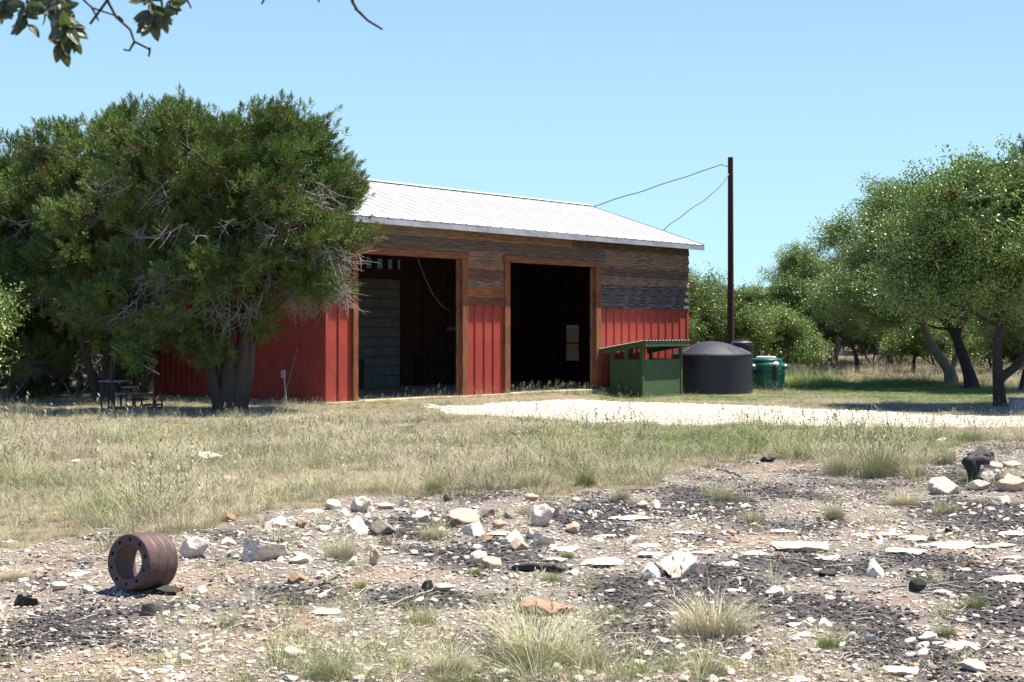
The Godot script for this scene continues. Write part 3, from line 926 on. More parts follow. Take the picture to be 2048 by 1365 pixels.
# brake drum lying on its rim
func make_drum():
	var p := spot(281, 1180)
	var R := 0.222
	var face := Vector3(-0.46, 0.12, 0.87).normalized()
	var side := Vector3.UP.cross(face).normalized()
	var up := face.cross(side)
	var t := thing("brake_drum", "rusty brown truck brake drum with bolt holes lying on stony ground", "brake drum", p + Vector3(0.0, R * 0.965, 0.0))
	t.basis = Basis(side, face, up)      # local y is the drum's axis, its bolt face at +y
	var turned := Shape.new()
	turned.lathe([Vector2(0.205, 0.145), Vector2(0.214, 0.135), Vector2(0.217, 0.06), Vector2(0.222, 0.05), Vector2(0.223, 0.0), Vector2(0.221, -0.04), Vector2(0.226, -0.05), Vector2(0.227, -0.09), Vector2(0.222, -0.1), Vector2(0.222, -0.13), Vector2(0.226, -0.14), Vector2(0.226, -0.165), Vector2(0.205, -0.165), Vector2(0.203, 0.1), Vector2(0.195, 0.125), Vector2(0.133, 0.133)], 64)
	part(t, "shell", turned.mesh(true), M.rust)
	# bolt face: ten sectors, each with a round hole through it
	var f := Shape.new()
	var n := 10
	for k in n:
		var mid := TAU * (k + 0.5) / n
		var hole := Vector2(cos(mid), sin(mid)) * 0.17
		var edge: Array[Vector2] = []
		for i in 7:
			var a := TAU * (k + i / 6.0) / n
			edge.append(Vector2(cos(a), sin(a)) * 0.205)
		for i in [1, 2]:
			var a := TAU * (k + 1) / n
			edge.append(Vector2(cos(a), sin(a)) * lerpf(0.205, 0.133, i / 3.0))
		for i in 7:
			var a := TAU * (k + 1 - i / 6.0) / n
			edge.append(Vector2(cos(a), sin(a)) * 0.133)
		for i in [1, 2]:
			var a := TAU * k / n
			edge.append(Vector2(cos(a), sin(a)) * lerpf(0.133, 0.205, i / 3.0))
		for i in edge.size():
			var e0 := edge[i]
			var e1 := edge[(i + 1) % edge.size()]
			var h0 := hole + (e0 - hole).normalized() * 0.0145
			var h1 := hole + (e1 - hole).normalized() * 0.0145
			f.quad(Vector3(e0.x, 0.145, e0.y), Vector3(e1.x, 0.145, e1.y), Vector3(h1.x, 0.145, h1.y), Vector3(h0.x, 0.145, h0.y))
			f.quad(Vector3(h0.x, 0.145, h0.y), Vector3(h1.x, 0.145, h1.y), Vector3(h1.x, 0.133, h1.y), Vector3(h0.x, 0.133, h0.y))
	f.lathe([Vector2(0.133, 0.145), Vector2(0.133, 0.133)], 60)
	part(t, "bolt_face", f.mesh(), M.rust)

# ---------------------------------------------------------------- plants
func rnd(a: float, b: float) -> float:
	return rng.randf_range(a, b)

func ball() -> Vector3:
	var v := Vector3(rng.randfn(), rng.randfn(), rng.randfn())
	return v.normalized()

func leaf_quad(s: Shape, base: Vector3, dir: Vector3, side: Vector3, long: float, wide: float):
	var mid := base + dir * long * 0.45
	s.quad(base, mid + side * wide * 0.5, base + dir * long, mid - side * wide * 0.5)

func cedar_spray() -> ArrayMesh:
	var s := Shape.new()
	for j in 15:
		var f := j / 14.0
		var a := j * 2.4 + rnd(-0.3, 0.3)
		var out := Vector3(cos(a), 0, sin(a))
		var dir := (out * lerpf(1.0, 0.2, f) + Vector3(0, lerpf(0.5, 1.4, f), 0)).normalized()
		var base := Vector3(0, 0.02 + 0.17 * f, 0)
		var long := lerpf(0.13, 0.075, f) * rnd(0.75, 1.25)
		for q in 7:
			var dd := (dir + ball() * 0.6).normalized() if q else dir
			leaf_quad(s, base + dir * long * 0.13 * q, dd, dd.cross(ball()).normalized(), long * (1.0 if q == 0 else rnd(0.35, 0.6)), rnd(0.008, 0.013))
	return s.mesh()

func oak_spray() -> ArrayMesh:
	var s := Shape.new()
	for j in 26:
		var f := j / 25.0
		var base := Vector3(rng.randfn(0, 0.075), 0.34 * f, rng.randfn(0, 0.075))
		var dir := (ball() + Vector3(0, 0.35, 0)).normalized()
		leaf_quad(s, base, dir, dir.cross(ball()).normalized(), rnd(0.045, 0.075), rnd(0.024, 0.036))
	return s.mesh()

func blade(s: Shape, base: Vector3, lean: Vector3, tall: float, wide: float, droop: float, head := 0.0):
	var side := Vector3(-lean.z, 0, lean.x)
	if side.length() < 0.01:
		side = Vector3(1, 0, 0)
	side = side.normalized().rotated(Vector3.UP, rnd(-0.9, 0.9)) * wide * 0.5
	var prev := base
	var n := 4
	for k in n:
		var f := (k + 1.0) / n
		var p := base + Vector3(0, tall * (f - droop * f * f * 0.5), 0) + lean * tall * (f * 0.35 + f * f * (0.65 + droop))
		var w0 := side * (1.0 - 0.8 * k / n)
		var w1 := side * (1.0 - 0.8 * (k + 1) / n)
		if k == n - 1 and head == 0.0:
			s.tri(prev - w0, p, prev + w0)
		else:
			s.quad(prev - w0, prev + w0, p + w1, p - w1)
		prev = p
	if head > 0.0:
		for q in 5:
			var dd := (lean * 0.8 + Vector3(0, 0.7, 0) + ball() * 0.5).normalized()
			leaf_quad(s, prev + Vector3(0, head * (q - 3) * 0.25, 0), dd, dd.cross(ball()).normalized(), head * 0.5, head * 0.16)

func tuft(blades: int, tall: float, spread_r: float, lean: float, wide: float, droop: float, heads := 0) -> ArrayMesh:
	var s := Shape.new()
	for k in blades:
		var a := rnd(0, TAU)
		var out := Vector3(cos(a), 0, sin(a))
		var base := out * spread_r * sqrt(rng.randf())
		blade(s, base - Vector3(0, 0.03, 0), out * lean * rnd(0.1, 1.3) + Vector3(rng.randfn(), 0, rng.randfn()) * 0.08, tall * rnd(0.45, 1.1), wide * rnd(0.7, 1.2), droop * rnd(0, 1))
	for k in heads:
		var a := rnd(0, TAU)
		var out := Vector3(cos(a), 0, sin(a))
		blade(s, out * spread_r * 0.5 - Vector3(0, 0.03, 0), out * lean * rnd(0.1, 0.6), tall * rnd(1.15, 1.6), wide * 0.6, droop * 0.5, 0.09)
	return s.mesh()

func turned(p: Vector3, scale: float, tilt := 0.0) -> Transform3D:
	var b := Basis(Vector3.UP, rnd(0, TAU))
	if tilt > 0.0:
		b = Basis(Vector3(rng.randfn(), 0, rng.randfn()).normalized(), rnd(0, tilt)) * b
	return Transform3D(b.scaled(Vector3.ONE * scale), p)

func pointing(dir: Vector3, p: Vector3, scale: float) -> Transform3D:
	var x := dir.cross(ball()).normalized()
	var z := x.cross(dir).normalized()
	return Transform3D(Basis(x, dir, z).scaled_local(Vector3.ONE * scale), p)

# one tree: stems as polylines, crown as blobs, sprays of leaves in clumps at the ends of limbs
func tree(called: String, label: String, base: Vector3, o: Dictionary) -> Node3D:
	rng.seed = hash(label)
	var t := thing(called, label, o.get("category", "tree"), base, 0.0, o.get("group", ""))
	var trunk := Shape.new()
	for st in o.stems:
		var pts := []
		var rad := []
		var line: Array = st[0]
		for i in line.size() - 1:
			for k in 4:
				var f := k / 4.0
				var p0: Vector3 = line[maxi(i - 1, 0)]
				var p3: Vector3 = line[mini(i + 2, line.size() - 1)]
				pts.append(line[i].cubic_interpolate(line[i + 1], p0, p3, f))
		pts.append(line[-1])
		for i in pts.size():
			var f := float(i) / (pts.size() - 1)
			rad.append(lerpf(st[1], st[2], f) * (1.0 + 0.5 * exp(-f * 12.0)))
		trunk.tube(pts, rad, 10, o.get("lump", 0.08), rnd(0, 9))
	part(t, "trunk", trunk.mesh(true), o.bark)
	var limbs := Shape.new()
	var twigs := Shape.new()
	var sprays := Scatter.new()
	var blobs: Array = o.blobs
	var weights := []
	var total := 0.0
	for b in blobs:
		var r: Vector3 = b[1]
		total += pow(r.x * r.y * r.z, 0.7)
		weights.append(total)
	var middle: Vector3 = blobs[0][0]
	var per_bough: int = o.get("bough", 6)
	var bough := Vector3.ZERO
	var joint := Vector3.ZERO
	for k in o.clumps:
		if k % per_bough == 0:
			var w := rnd(0, total)
			var bi := 0
			while weights[bi] < w:
				bi += 1
			var bc: Vector3 = blobs[bi][0]
			var br: Vector3 = blobs[bi][1]
			var d := ball()
			if d.y < -0.35 and rng.randf() < 0.5:
				d.y = -d.y
			bough = bc + d * br * lerpf(0.45, 1.0, pow(rng.randf(), 0.35)) * (1.0 + 0.4 * na.get_noise_3d(d.x * 90.0, d.y * 90.0, d.z * 90.0 + bi * 50.0))
			var st: Array = o.stems[rng.randi() % o.stems.size()]
			var line: Array = st[0]
			var q: Vector3 = line[-1]
			for i in range(1, line.size()):
				if line[i].y > bough.y * 0.62 or i == line.size() - 1:
					q = line[i - 1].lerp(line[i], rnd(0.3, 1.0))
					break
			var arch := q.lerp(bough, 0.5) + Vector3(rnd(-0.2, 0.2), rnd(-0.15, 0.3), rnd(-0.2, 0.2))
			joint = arch.lerp(bough, 0.7)
			var thick: float = o.get("limb", 0.05) * rnd(0.5, 1.0)
			var lp := []
			var lr := []
			for i in 6:
				var f := i / 5.0
				lp.append(q.lerp(arch, f).lerp(arch.lerp(bough, f), f) + Vector3(rng.randfn(), rng.randfn(), rng.randfn()) * 0.03)
				lr.append(lerpf(thick, 0.012, f))
			limbs.tube(lp, lr, 5)
		var c: Vector3 = bough + Vector3(rng.randfn(), rng.randfn() * o.get("tall", 0.6), rng.randfn()) * o.get("wide", 0.3)
		var bend := joint.lerp(c, 0.5) + ball() * 0.06
		limbs.tube([joint, bend, c], [0.014, 0.01, 0.005], 4)
		var sig: float = o.sigma * rnd(0.75, 1.25)
		var tone := rng.randf()
		for i in o.per:
			var off := Vector3(rng.randfn(), rng.randfn() * 0.8, rng.randfn()) * sig
			var p := c + off
			if i % 5 == 0:
				p = bend.lerp(c, rnd(0.3, 1.0)) + off * 0.5
			var dir: Vector3
			if o.get("upright", false):
				dir = ((p - middle) / 5.0 + off * 0.8 + Vector3(0, 0.75, 0) + ball() * 0.45).normalized()
			else:
				dir = ((p - middle) / 5.0 + off + ball() * 0.8 + Vector3(0, 0.15, 0)).normalized()
			var mixed := clampf(tone * 0.6 + rng.randf() * 0.4, 0, 1)
			var col: Color = o.col_a.lerp(o.col_b, mixed)
			if rng.randf() < o.get("brown", 0.03):
				col = Color(0.16, 0.11, 0.05)
			sprays.add(pointing(dir, p, o.get("size", 1.0) * rnd(0.75, 1.25)), col)
			if i % 6 == 0:
				twigs.tube([p + dir * 0.16, p.lerp(c, 0.5), c.lerp(bend, 0.12)], [0.003, 0.006, 0.009], 4)
	for k in o.get("dead", 0):
		var bb: Array = blobs[rng.randi() % blobs.size()]
		var d := ball()
		d.y = -absf(d.y) * 0.6
		d.z = absf(d.z)
		var p: Vector3 = bb[0] + d * bb[1] * rnd(0.55, 0.95)
		var st: Array = o.stems[rng.randi() % o.stems.size()]
		var q: Vector3 = p.lerp(st[0][-1], 0.35)
		q = p.lerp(q, 0.35)
		for j in 7:
			var s0 := q.lerp(p, rnd(0.2, 1.0))
			var e := s0 + (ball() + (p - q).normalized() * 0.7) * rnd(0.12, 0.42)
			twigs.tube([s0, s0.lerp(e, 0.5) + ball() * 0.04, e], [0.006, 0.0045, 0.002], 4)
		twigs.tube([q, q.lerp(p, 0.5) + ball() * 0.05, p], [0.012, 0.009, 0.004], 4)
	part(t, "limbs", limbs.mesh(true), o.bark)
	if twigs.v.size():
		part(t, "twigs", twigs.mesh(true), M.dead_twig).set_meta("kind", "stuff")
	spread(t, "crown", sprays, o.spray, o.leaf)
	return t

func copy_tree(source: Node3D, label: String, p: Vector3, scale: Vector3, turn: float, group := "") -> Node3D:
	var c: Node3D = source.duplicate()
	c.name = numbered(String(source.name).rstrip("_0123456789"))
	add_child(c)
	c.position = p
	c.rotation.y = turn
	c.scale = scale
	c.set_meta("label", label)
	if group:
		c.set_meta("group", group)
	return c

func make_trees():
	rng.seed = 5
	var cs := cedar_spray()
	var os := oak_spray()
	var cedar := {"stems": [], "blobs": [], "clumps": 200, "per": 30, "sigma": 0.15, "spray": cs, "leaf": M.cedar_leaf, "bark": M.cedar_bark, "upright": true, "col_a": Color(0.062, 0.11, 0.022), "col_b": Color(0.155, 0.23, 0.042), "lump": 0.12, "dead": 40, "brown": 0.05, "size": 1.0, "tall": 0.95, "wide": 0.27}
	# the big cedar before the barn's gable end
	var m := cedar.duplicate()
	m.stems = [
		[[Vector3(-0.1, -0.1, 0), Vector3(-0.32, 0.8, 0.05), Vector3(-0.55, 1.9, 0.1), Vector3(-1.0, 3.4, 0.1), Vector3(-1.4, 5.0, 0)], 0.15, 0.04],
		[[Vector3(0.02, -0.1, 0.06), Vector3(0.05, 0.9, 0.1), Vector3(0.0, 2.0, 0.15), Vector3(-0.1, 3.6, 0.1), Vector3(0.1, 5.8, 0)], 0.16, 0.04],
		[[Vector3(0.14, -0.1, 0.02), Vector3(0.28, 0.9, 0.05), Vector3(0.4, 2.0, 0.1), Vector3(0.9, 3.4, 0.2), Vector3(1.5, 5.0, 0.1)], 0.16, 0.04],
		[[Vector3(0.2, -0.1, -0.08), Vector3(0.42, 1.0, -0.1), Vector3(0.5, 2.1, -0.1), Vector3(1.3, 2.9, 0.2), Vector3(2.3, 3.5, 0.4)], 0.14, 0.03],
		[[Vector3(-0.04, -0.1, -0.1), Vector3(-0.1, 1.0, -0.2), Vector3(-0.2, 2.4, -0.4), Vector3(-0.6, 4.0, -0.7)], 0.13, 0.04]]
	m.blobs = [[Vector3(0.1, 4.9, 0), Vector3(1.9, 1.3, 1.7)], [Vector3(1.5, 4.5, 0.1), Vector3(1.05, 1.3, 1.4)], [Vector3(-1.6, 4.7, 0), Vector3(1.6, 1.4, 1.6)], [Vector3(0.2, 3.7, 0.4), Vector3(2.3, 1.1, 1.8)], [Vector3(2.1, 3.2, 0.4), Vector3(0.85, 0.75, 0.9)], [Vector3(-0.9, 2.7, 0.4), Vector3(1.2, 0.8, 1.1)], [Vector3(0.15, 2.1, 0.5), Vector3(0.9, 0.8, 0.7)], [Vector3(2.35, 2.5, 0.4), Vector3(0.35, 0.35, 0.4)], [Vector3(1.35, 2.75, 0.2), Vector3(1.0, 0.55, 0.9)], [Vector3(-1.5, 2.0, 0.4), Vector3(1.0, 0.8, 0.9)], [Vector3(1.9, 2.3, -0.2), Vector3(0.9, 0.5, 0.8)]]
	m.clumps = 500
	m.per = 26
	m.bough = 7
	m.dead = 260
	tree("cedar_tree", "big spreading cedar with several fused trunks before the barn's shaded end", spot(455, 822), m)
	# cedars to its left
	var j := cedar.duplicate()
	j.stems = [[[Vector3(0, -0.1, 0), Vector3(0.1, 1.2, 0), Vector3(-0.1, 2.8, 0.1), Vector3(0.1, 5.8, 0)], 0.14, 0.03], [[Vector3(0.1, -0.1, 0.1), Vector3(0.4, 1.3, 0.2), Vector3(0.9, 3.0, 0.2), Vector3(1.2, 4.6, 0.1)], 0.1, 0.03], [[Vector3(-0.1, -0.1, 0), Vector3(-0.4, 1.3, 0.2), Vector3(-1.0, 3.0, 0.2), Vector3(-1.2, 4.4, 0.1)], 0.1, 0.03]]
	j.blobs = [[Vector3(0, 5.2, 0), Vector3(1.2, 1.6, 1.1)], [Vector3(-0.9, 4.2, 0.2), Vector3(1.4, 1.4, 1.4)], [Vector3(1.0, 4.2, 0.2), Vector3(1.3, 1.4, 1.4)], [Vector3(0, 2.6, 0.3), Vector3(2.1, 1.1, 1.5)]]
	j.clumps = 340
	j.dead = 120
	var jb := tree("cedar_tree", "tall pointed cedar rising just left of the big spreading cedar", on_land(205, 35.2), j)
	var shade := cedar.duplicate()
	shade.stems = [[[Vector3(0, -0.1, 0), Vector3(0.15, 1.0, 0), Vector3(-0.1, 2.4, 0.1), Vector3(0.0, 4.6, 0)], 0.11, 0.03], [[Vector3(0.2, -0.1, 0.1), Vector3(0.5, 1.0, 0.2), Vector3(0.6, 2.6, 0.2), Vector3(0.9, 3.8, 0.1)], 0.07, 0.03]]
	shade.blobs = [[Vector3(0, 4.4, 0), Vector3(1.5, 1.5, 1.3)], [Vector3(-0.6, 3.2, 0.2), Vector3(1.6, 1.2, 1.4)], [Vector3(0.8, 3.0, 0.2), Vector3(1.5, 1.2, 1.4)], [Vector3(0.0, 1.5, 0.2), Vector3(1.8, 1.0, 1.3)], [Vector3(-0.5, 0.8, 0.2), Vector3(1.6, 0.6, 1.2)]]
	shade.clumps = 330
	shade.dead = 160
	var jc := tree("cedar_tree", "dense dark cedar at the picture's left edge", on_land(45, 37.0), shade)
	var wood := "cedars crowding the left side"
	for r in [[-90, 35.5, 1.25, 1.0], [120, 41.0, 1.3, 2.2], [290, 44.0, 1.25, 4.0], [10, 46.0, 1.4, 5.1], [200, 50.0, 1.45, 0.4], [-60, 53.0, 1.5, 3.0], [100, 57.0, 1.5, 1.2], [350, 53.0, 1.35, 2.7], [-200, 44.0, 1.4, 0.9], [430, 60.0, 1.3, 4.4]]:
		copy_tree(jc if int(r[0]) % 20 else jb, "dark cedar in the crowded wood behind the left cedars", on_land(r[0], r[1]), Vector3.ONE * r[2] * 0.72, r[3], wood)
	# brush under the cedars
	var brush := cedar.duplicate()
	brush.stems = [[[Vector3(0, -0.1, 0), Vector3(0.1, 0.5, 0), Vector3(0.2, 1.4, 0.1)], 0.04, 0.015], [[Vector3(0, -0.1, 0), Vector3(-0.3, 0.5, 0.1), Vector3(-0.6, 1.2, 0.1)], 0.035, 0.012], [[Vector3(0, -0.1, 0), Vector3(0.4, 0.4, 0.1), Vector3(0.9, 1.1, 0.0)], 0.035, 0.012]]
	brush.blobs = [[Vector3(0, 1.0, 0), Vector3(1.2, 0.7, 0.9)]]
	brush.clumps = 40
	brush.per = 12
	brush.dead = 60
	brush.category = "shrub"
	brush.bark = M.pale_bark
	var bu := tree("brush_shrub", "tangled grey brush nearest the metal steps under the cedars", on_land(150, 36.5), brush)
	for r in [[60, 38.0, 1.2], [270, 39.5, 1.1], [10, 35.0, 0.9], [215, 41.5, 1.3], [110, 40.0, 1.2], [35, 41.0, 1.4], [165, 43.0, 1.5], [255, 42.0, 1.4], [295, 40.5, 1.2], [90, 36.8, 1.0], [225, 37.6, 0.9]]:
		copy_tree(bu, "tangled grey brush in the shade beneath the left cedars", on_land(r[0], r[1]), Vector3.ONE * r[2], r[0] * 0.7, "brush under the cedars")
	# live oaks on the right
	var oak := {"stems": [], "blobs": [], "clumps": 200, "per": 30, "sigma": 0.22, "spray": os, "leaf": M.oak_leaf, "bark": M.oak_bark, "col_a": Color(0.095, 0.155, 0.04), "col_b": Color(0.22, 0.315, 0.085), "limb": 0.06, "brown": 0.02, "bough": 8, "wide": 0.42, "tall": 0.5}
	var o1 := oak.duplicate()
	o1.stems = [[[Vector3(0, -0.1, 0), Vector3(-0.06, 0.7, 0), Vector3(-0.1, 1.4, 0.05), Vector3(-0.05, 2.2, 0), Vector3(-0.8, 3.0, 0.1), Vector3(-1.4, 3.5, 0)], 0.125, 0.04], [[Vector3(-0.05, 1.9, 0), Vector3(0.3, 2.8, 0.1), Vector3(0.9, 3.8, 0.2), Vector3(1.2, 4.6, 0)], 0.1, 0.04], [[Vector3(-0.06, 0.6, 0), Vector3(0.5, 1.0, -0.2), Vector3(0.8, 1.8, -0.3), Vector3(1.3, 3.2, -0.4)], 0.1, 0.05]]
	o1.blobs = [[Vector3(0.7, 3.75, 0), Vector3(1.9, 1.25, 1.9)], [Vector3(-1.2, 3.1, 0.1), Vector3(1.5, 0.95, 1.6)], [Vector3(1.8, 3.5, 0), Vector3(1.5, 1.25, 1.7)], [Vector3(-0.7, 2.5, 0.5), Vector3(1.6, 0.5, 1.3)]]
	o1.clumps = 380
	tree("live_oak", "nearest live oak with a straight dark trunk at the right edge of the picture", spot(2003, 814), o1)
	var o2 := oak.duplicate()
	o2.stems = [[[Vector3(0, -0.1, 0), Vector3(-0.15, 0.6, 0), Vector3(-0.4, 1.35, 0.05), Vector3(-0.7, 1.95, 0), Vector3(-1.3, 2.5, 0.1), Vector3(-2.2, 3.9, 0.1), Vector3(-2.8, 5.0, 0)], 0.2, 0.05], [[Vector3(-0.55, 1.75, 0), Vector3(-0.25, 2.4, 0.1), Vector3(0.1, 3.6, 0.2), Vector3(0.3, 5.2, 0)], 0.14, 0.04]]
	o2.blobs = [[Vector3(-0.6, 5.0, 0), Vector3(2.6, 1.7, 2.2)], [Vector3(-2.4, 4.6, 0.1), Vector3(1.7, 1.7, 1.7)], [Vector3(-2.6, 3.2, 0.3), Vector3(1.6, 1.0, 1.5)], [Vector3(1.4, 4.4, 0), Vector3(1.8, 1.6, 1.8)]]
	o2.clumps = 380
	var ob := tree("live_oak", "live oak with a leaning dark trunk that forks low, behind the nearest oak", on_land(1945, 48.0), o2)
	var o3 := oak.duplicate()
	o3.stems = [[[Vector3(0, -0.1, 0), Vector3(-0.1, 0.5, 0), Vector3(-0.5, 1.0, 0.05), Vector3(-0.9, 1.7, 0), Vector3(-1.2, 2.6, 0.1), Vector3(-1.6, 3.8, 0)], 0.24, 0.05], [[Vector3(-0.1, 0.5, 0), Vector3(0.15, 1.0, 0.1), Vector3(0.2, 1.9, 0.2), Vector3(0.1, 3.2, 0)], 0.12, 0.05]]
	o3.blobs = [[Vector3(-1.2, 4.2, 0), Vector3(2.0, 1.4, 1.8)], [Vector3(-2.6, 3.4, 0), Vector3(1.3, 1.0, 1.3)], [Vector3(0.3, 3.9, 0), Vector3(1.5, 1.2, 1.5)]]
	o3.bark = M.pale_bark
	o3.clumps = 220
	var oc := tree("live_oak", "live oak with pale lichened forking trunks beside the dark leaning trunk", on_land(1905, 51.5), o3)
	copy_tree(ob, "live oak half cut off by the right edge behind the nearest trunk", on_land(2048, 46.0), Vector3(-0.8, 0.85, 0.8), 0.3)
	# bushes and small oaks further back
	var s5 := oak.duplicate()
	s5.stems = [[[Vector3(0, -0.1, 0), Vector3(-0.05, 0.6, 0), Vector3(-0.25, 1.3, 0.05), Vector3(-0.5, 2.0, 0), Vector3(-0.4, 3.0, 0)], 0.1, 0.03], [[Vector3(-0.2, 1.1, 0), Vector3(-0.9, 1.7, 0.2), Vector3(-1.6, 1.8, 0.3), Vector3(-2.0, 1.5, 0.3)], 0.06, 0.02]]
	s5.blobs = [[Vector3(-0.3, 3.0, 0), Vector3(1.5, 1.0, 1.3)], [Vector3(0.6, 2.6, 0), Vector3(1.1, 0.8, 1.1)]]
	s5.clumps = 110
	s5.dead = 50
	var od := tree("small_oak", "small crooked oak with bleached bare branches out in the pale meadow", on_land(1716, 62.0), s5)
	var b5 := oak.duplicate()
	b5.stems = [[[Vector3(0, -0.1, 0), Vector3(0.1, 0.7, 0), Vector3(0.1, 2.4, 0.1)], 0.08, 0.03], [[Vector3(0, -0.1, 0), Vector3(-0.5, 0.8, 0.1), Vector3(-0.9, 2.2, 0.1)], 0.06, 0.02], [[Vector3(0, -0.1, 0), Vector3(0.6, 0.8, 0.1), Vector3(1.0, 2.0, 0.0)], 0.06, 0.02]]
	b5.blobs = [[Vector3(0, 2.3, 0), Vector3(1.5, 1.2, 1.3)], [Vector3(-0.9, 1.7, 0.2), Vector3(1.2, 1.0, 1.1)], [Vector3(0.9, 1.6, 0.2), Vector3(1.2, 1.1, 1.1)]]
	b5.clumps = 150
	b5.col_a = Color(0.11, 0.17, 0.04)
	b5.col_b = Color(0.2, 0.29, 0.07)
	b5.category = "shrub"
	var sh := tree("leafy_shrub", "bright green leafy shrub just right of the barn's far corner", on_land(1408, 57.0), b5)
	copy_tree(sh, "bright green shrub between the utility pole and the oaks", on_land(1520, 60.0), Vector3(1.0, 0.72, 1.0), 2.1)
	copy_tree(sh, "bright green shrub seen between the oak trunks on the right", on_land(1985, 60.0), Vector3(1.0, 0.85, 1.0), 3.6)
	copy_tree(sh, "pale green shrub low behind the leaning oak trunk", on_land(1880, 64.0), Vector3(0.9, 0.75, 0.9), 5.0)
	copy_tree(jc, "olive cedar right behind the utility pole", on_land(1458, 58.0), Vector3(0.8, 0.55, 0.8), 0.8)
	copy_tree(jc, "rounded olive cedar between the pole and the small oaks", on_land(1555, 66.0), Vector3(0.85, 0.56, 0.85), 2.9)
	copy_tree(jc, "tall dark cedar showing above the right oak crowns", on_land(2045, 62.0), Vector3(1.2, 1.45, 1.2), 1.9)
	copy_tree(oc, "round-crowned oak in the middle of the background tree line", on_land(1665, 68.0), Vector3(1.05, 0.88, 1.05), 0.6)
	copy_tree(ob, "broad oak in the tree line left of the leaning trunks", on_land(1780, 72.0), Vector3(0.95, 0.85, 0.95), 1.2)
	var far := "far tree line"
	for r in [[1390, 84, 0.85, 0], [1440, 92, 0.9, 1], [1490, 96, 0.85, 0], [1560, 88, 0.9, 0], [1590, 80, 0.85, 1], [1620, 95, 1.1, 0], [1680, 86, 0.9, 1], [1720, 92, 1.0, 0], [1780, 98, 1.1, 1], [1830, 88, 1.0, 0], [1880, 94, 1.05, 1], [1930, 84, 0.9, 0], [1990, 90, 1.0, 1], [2050, 86, 1.0, 0], [2120, 80, 1.1, 1], [2180, 90, 1.1, 0], [2110, 58, 1.0, 1], [1330, 95, 0.9, 0], [1270, 105, 0.9, 1], [1210, 100, 0.8, 0]]:
		copy_tree(oc if r[3] else jc, ("oak" if r[3] else "dark cedar") + " in the far tree line beyond the pale meadow", on_land(r[0], r[1]), Vector3(1.1, 0.72, 1.1) * r[2], r[0] * 1.3, far)
	for r in [[1575, 74, 0.9], [1625, 72, 1.0], [1670, 75, 1.1], [1745, 73, 1.0], [1800, 76, 1.1], [1860, 74, 1.0], [1930, 70, 0.9], [1990, 73, 1.0]]:
		copy_tree(bu, "low grey thicket along the foot of the far tree line", on_land(r[0], r[1]), Vector3(1.5, 1.4, 1.3) * r[2], r[0] * 0.9, "thickets along the tree line")
	# little sapling with a flat bright crown, sprig at the left edge
	var sap := b5.duplicate()
	sap.stems = [[[Vector3(0, -0.1, 0), Vector3(0.05, 0.5, 0), Vector3(0.12, 0.95, 0)], 0.09, 0.06]]
	sap.blobs = [[Vector3(0.2, 1.25, 0), Vector3(0.75, 0.4, 0.6)]]
	sap.clumps = 45
	sap.per = 22
	sap.category = "sapling"
	tree("oak_sapling", "small bright green sapling on a thick stub trunk in the meadow", on_land(1826, 64.0), sap)
	var sprig := b5.duplicate()
	sprig.stems = [[[Vector3(0, -0.1, 0), Vector3(0.1, 0.9, 0), Vector3(0.2, 2.6, 0.1)], 0.07, 0.03], [[Vector3(0, 0.6, 0), Vector3(0.4, 1.2, 0.1), Vector3(0.9, 2.0, 0.1)], 0.04, 0.02]]
	sprig.blobs = [[Vector3(0.3, 2.2, 0), Vector3(0.75, 0.7, 0.7)], [Vector3(0.7, 1.6, 0), Vector3(0.45, 0.4, 0.5)]]
	sprig.clumps = 34
	sprig.per = 18
	tree("oak_sapling", "bright green leafy sapling poking in at the left edge", on_land(-125, 28.5), sprig)

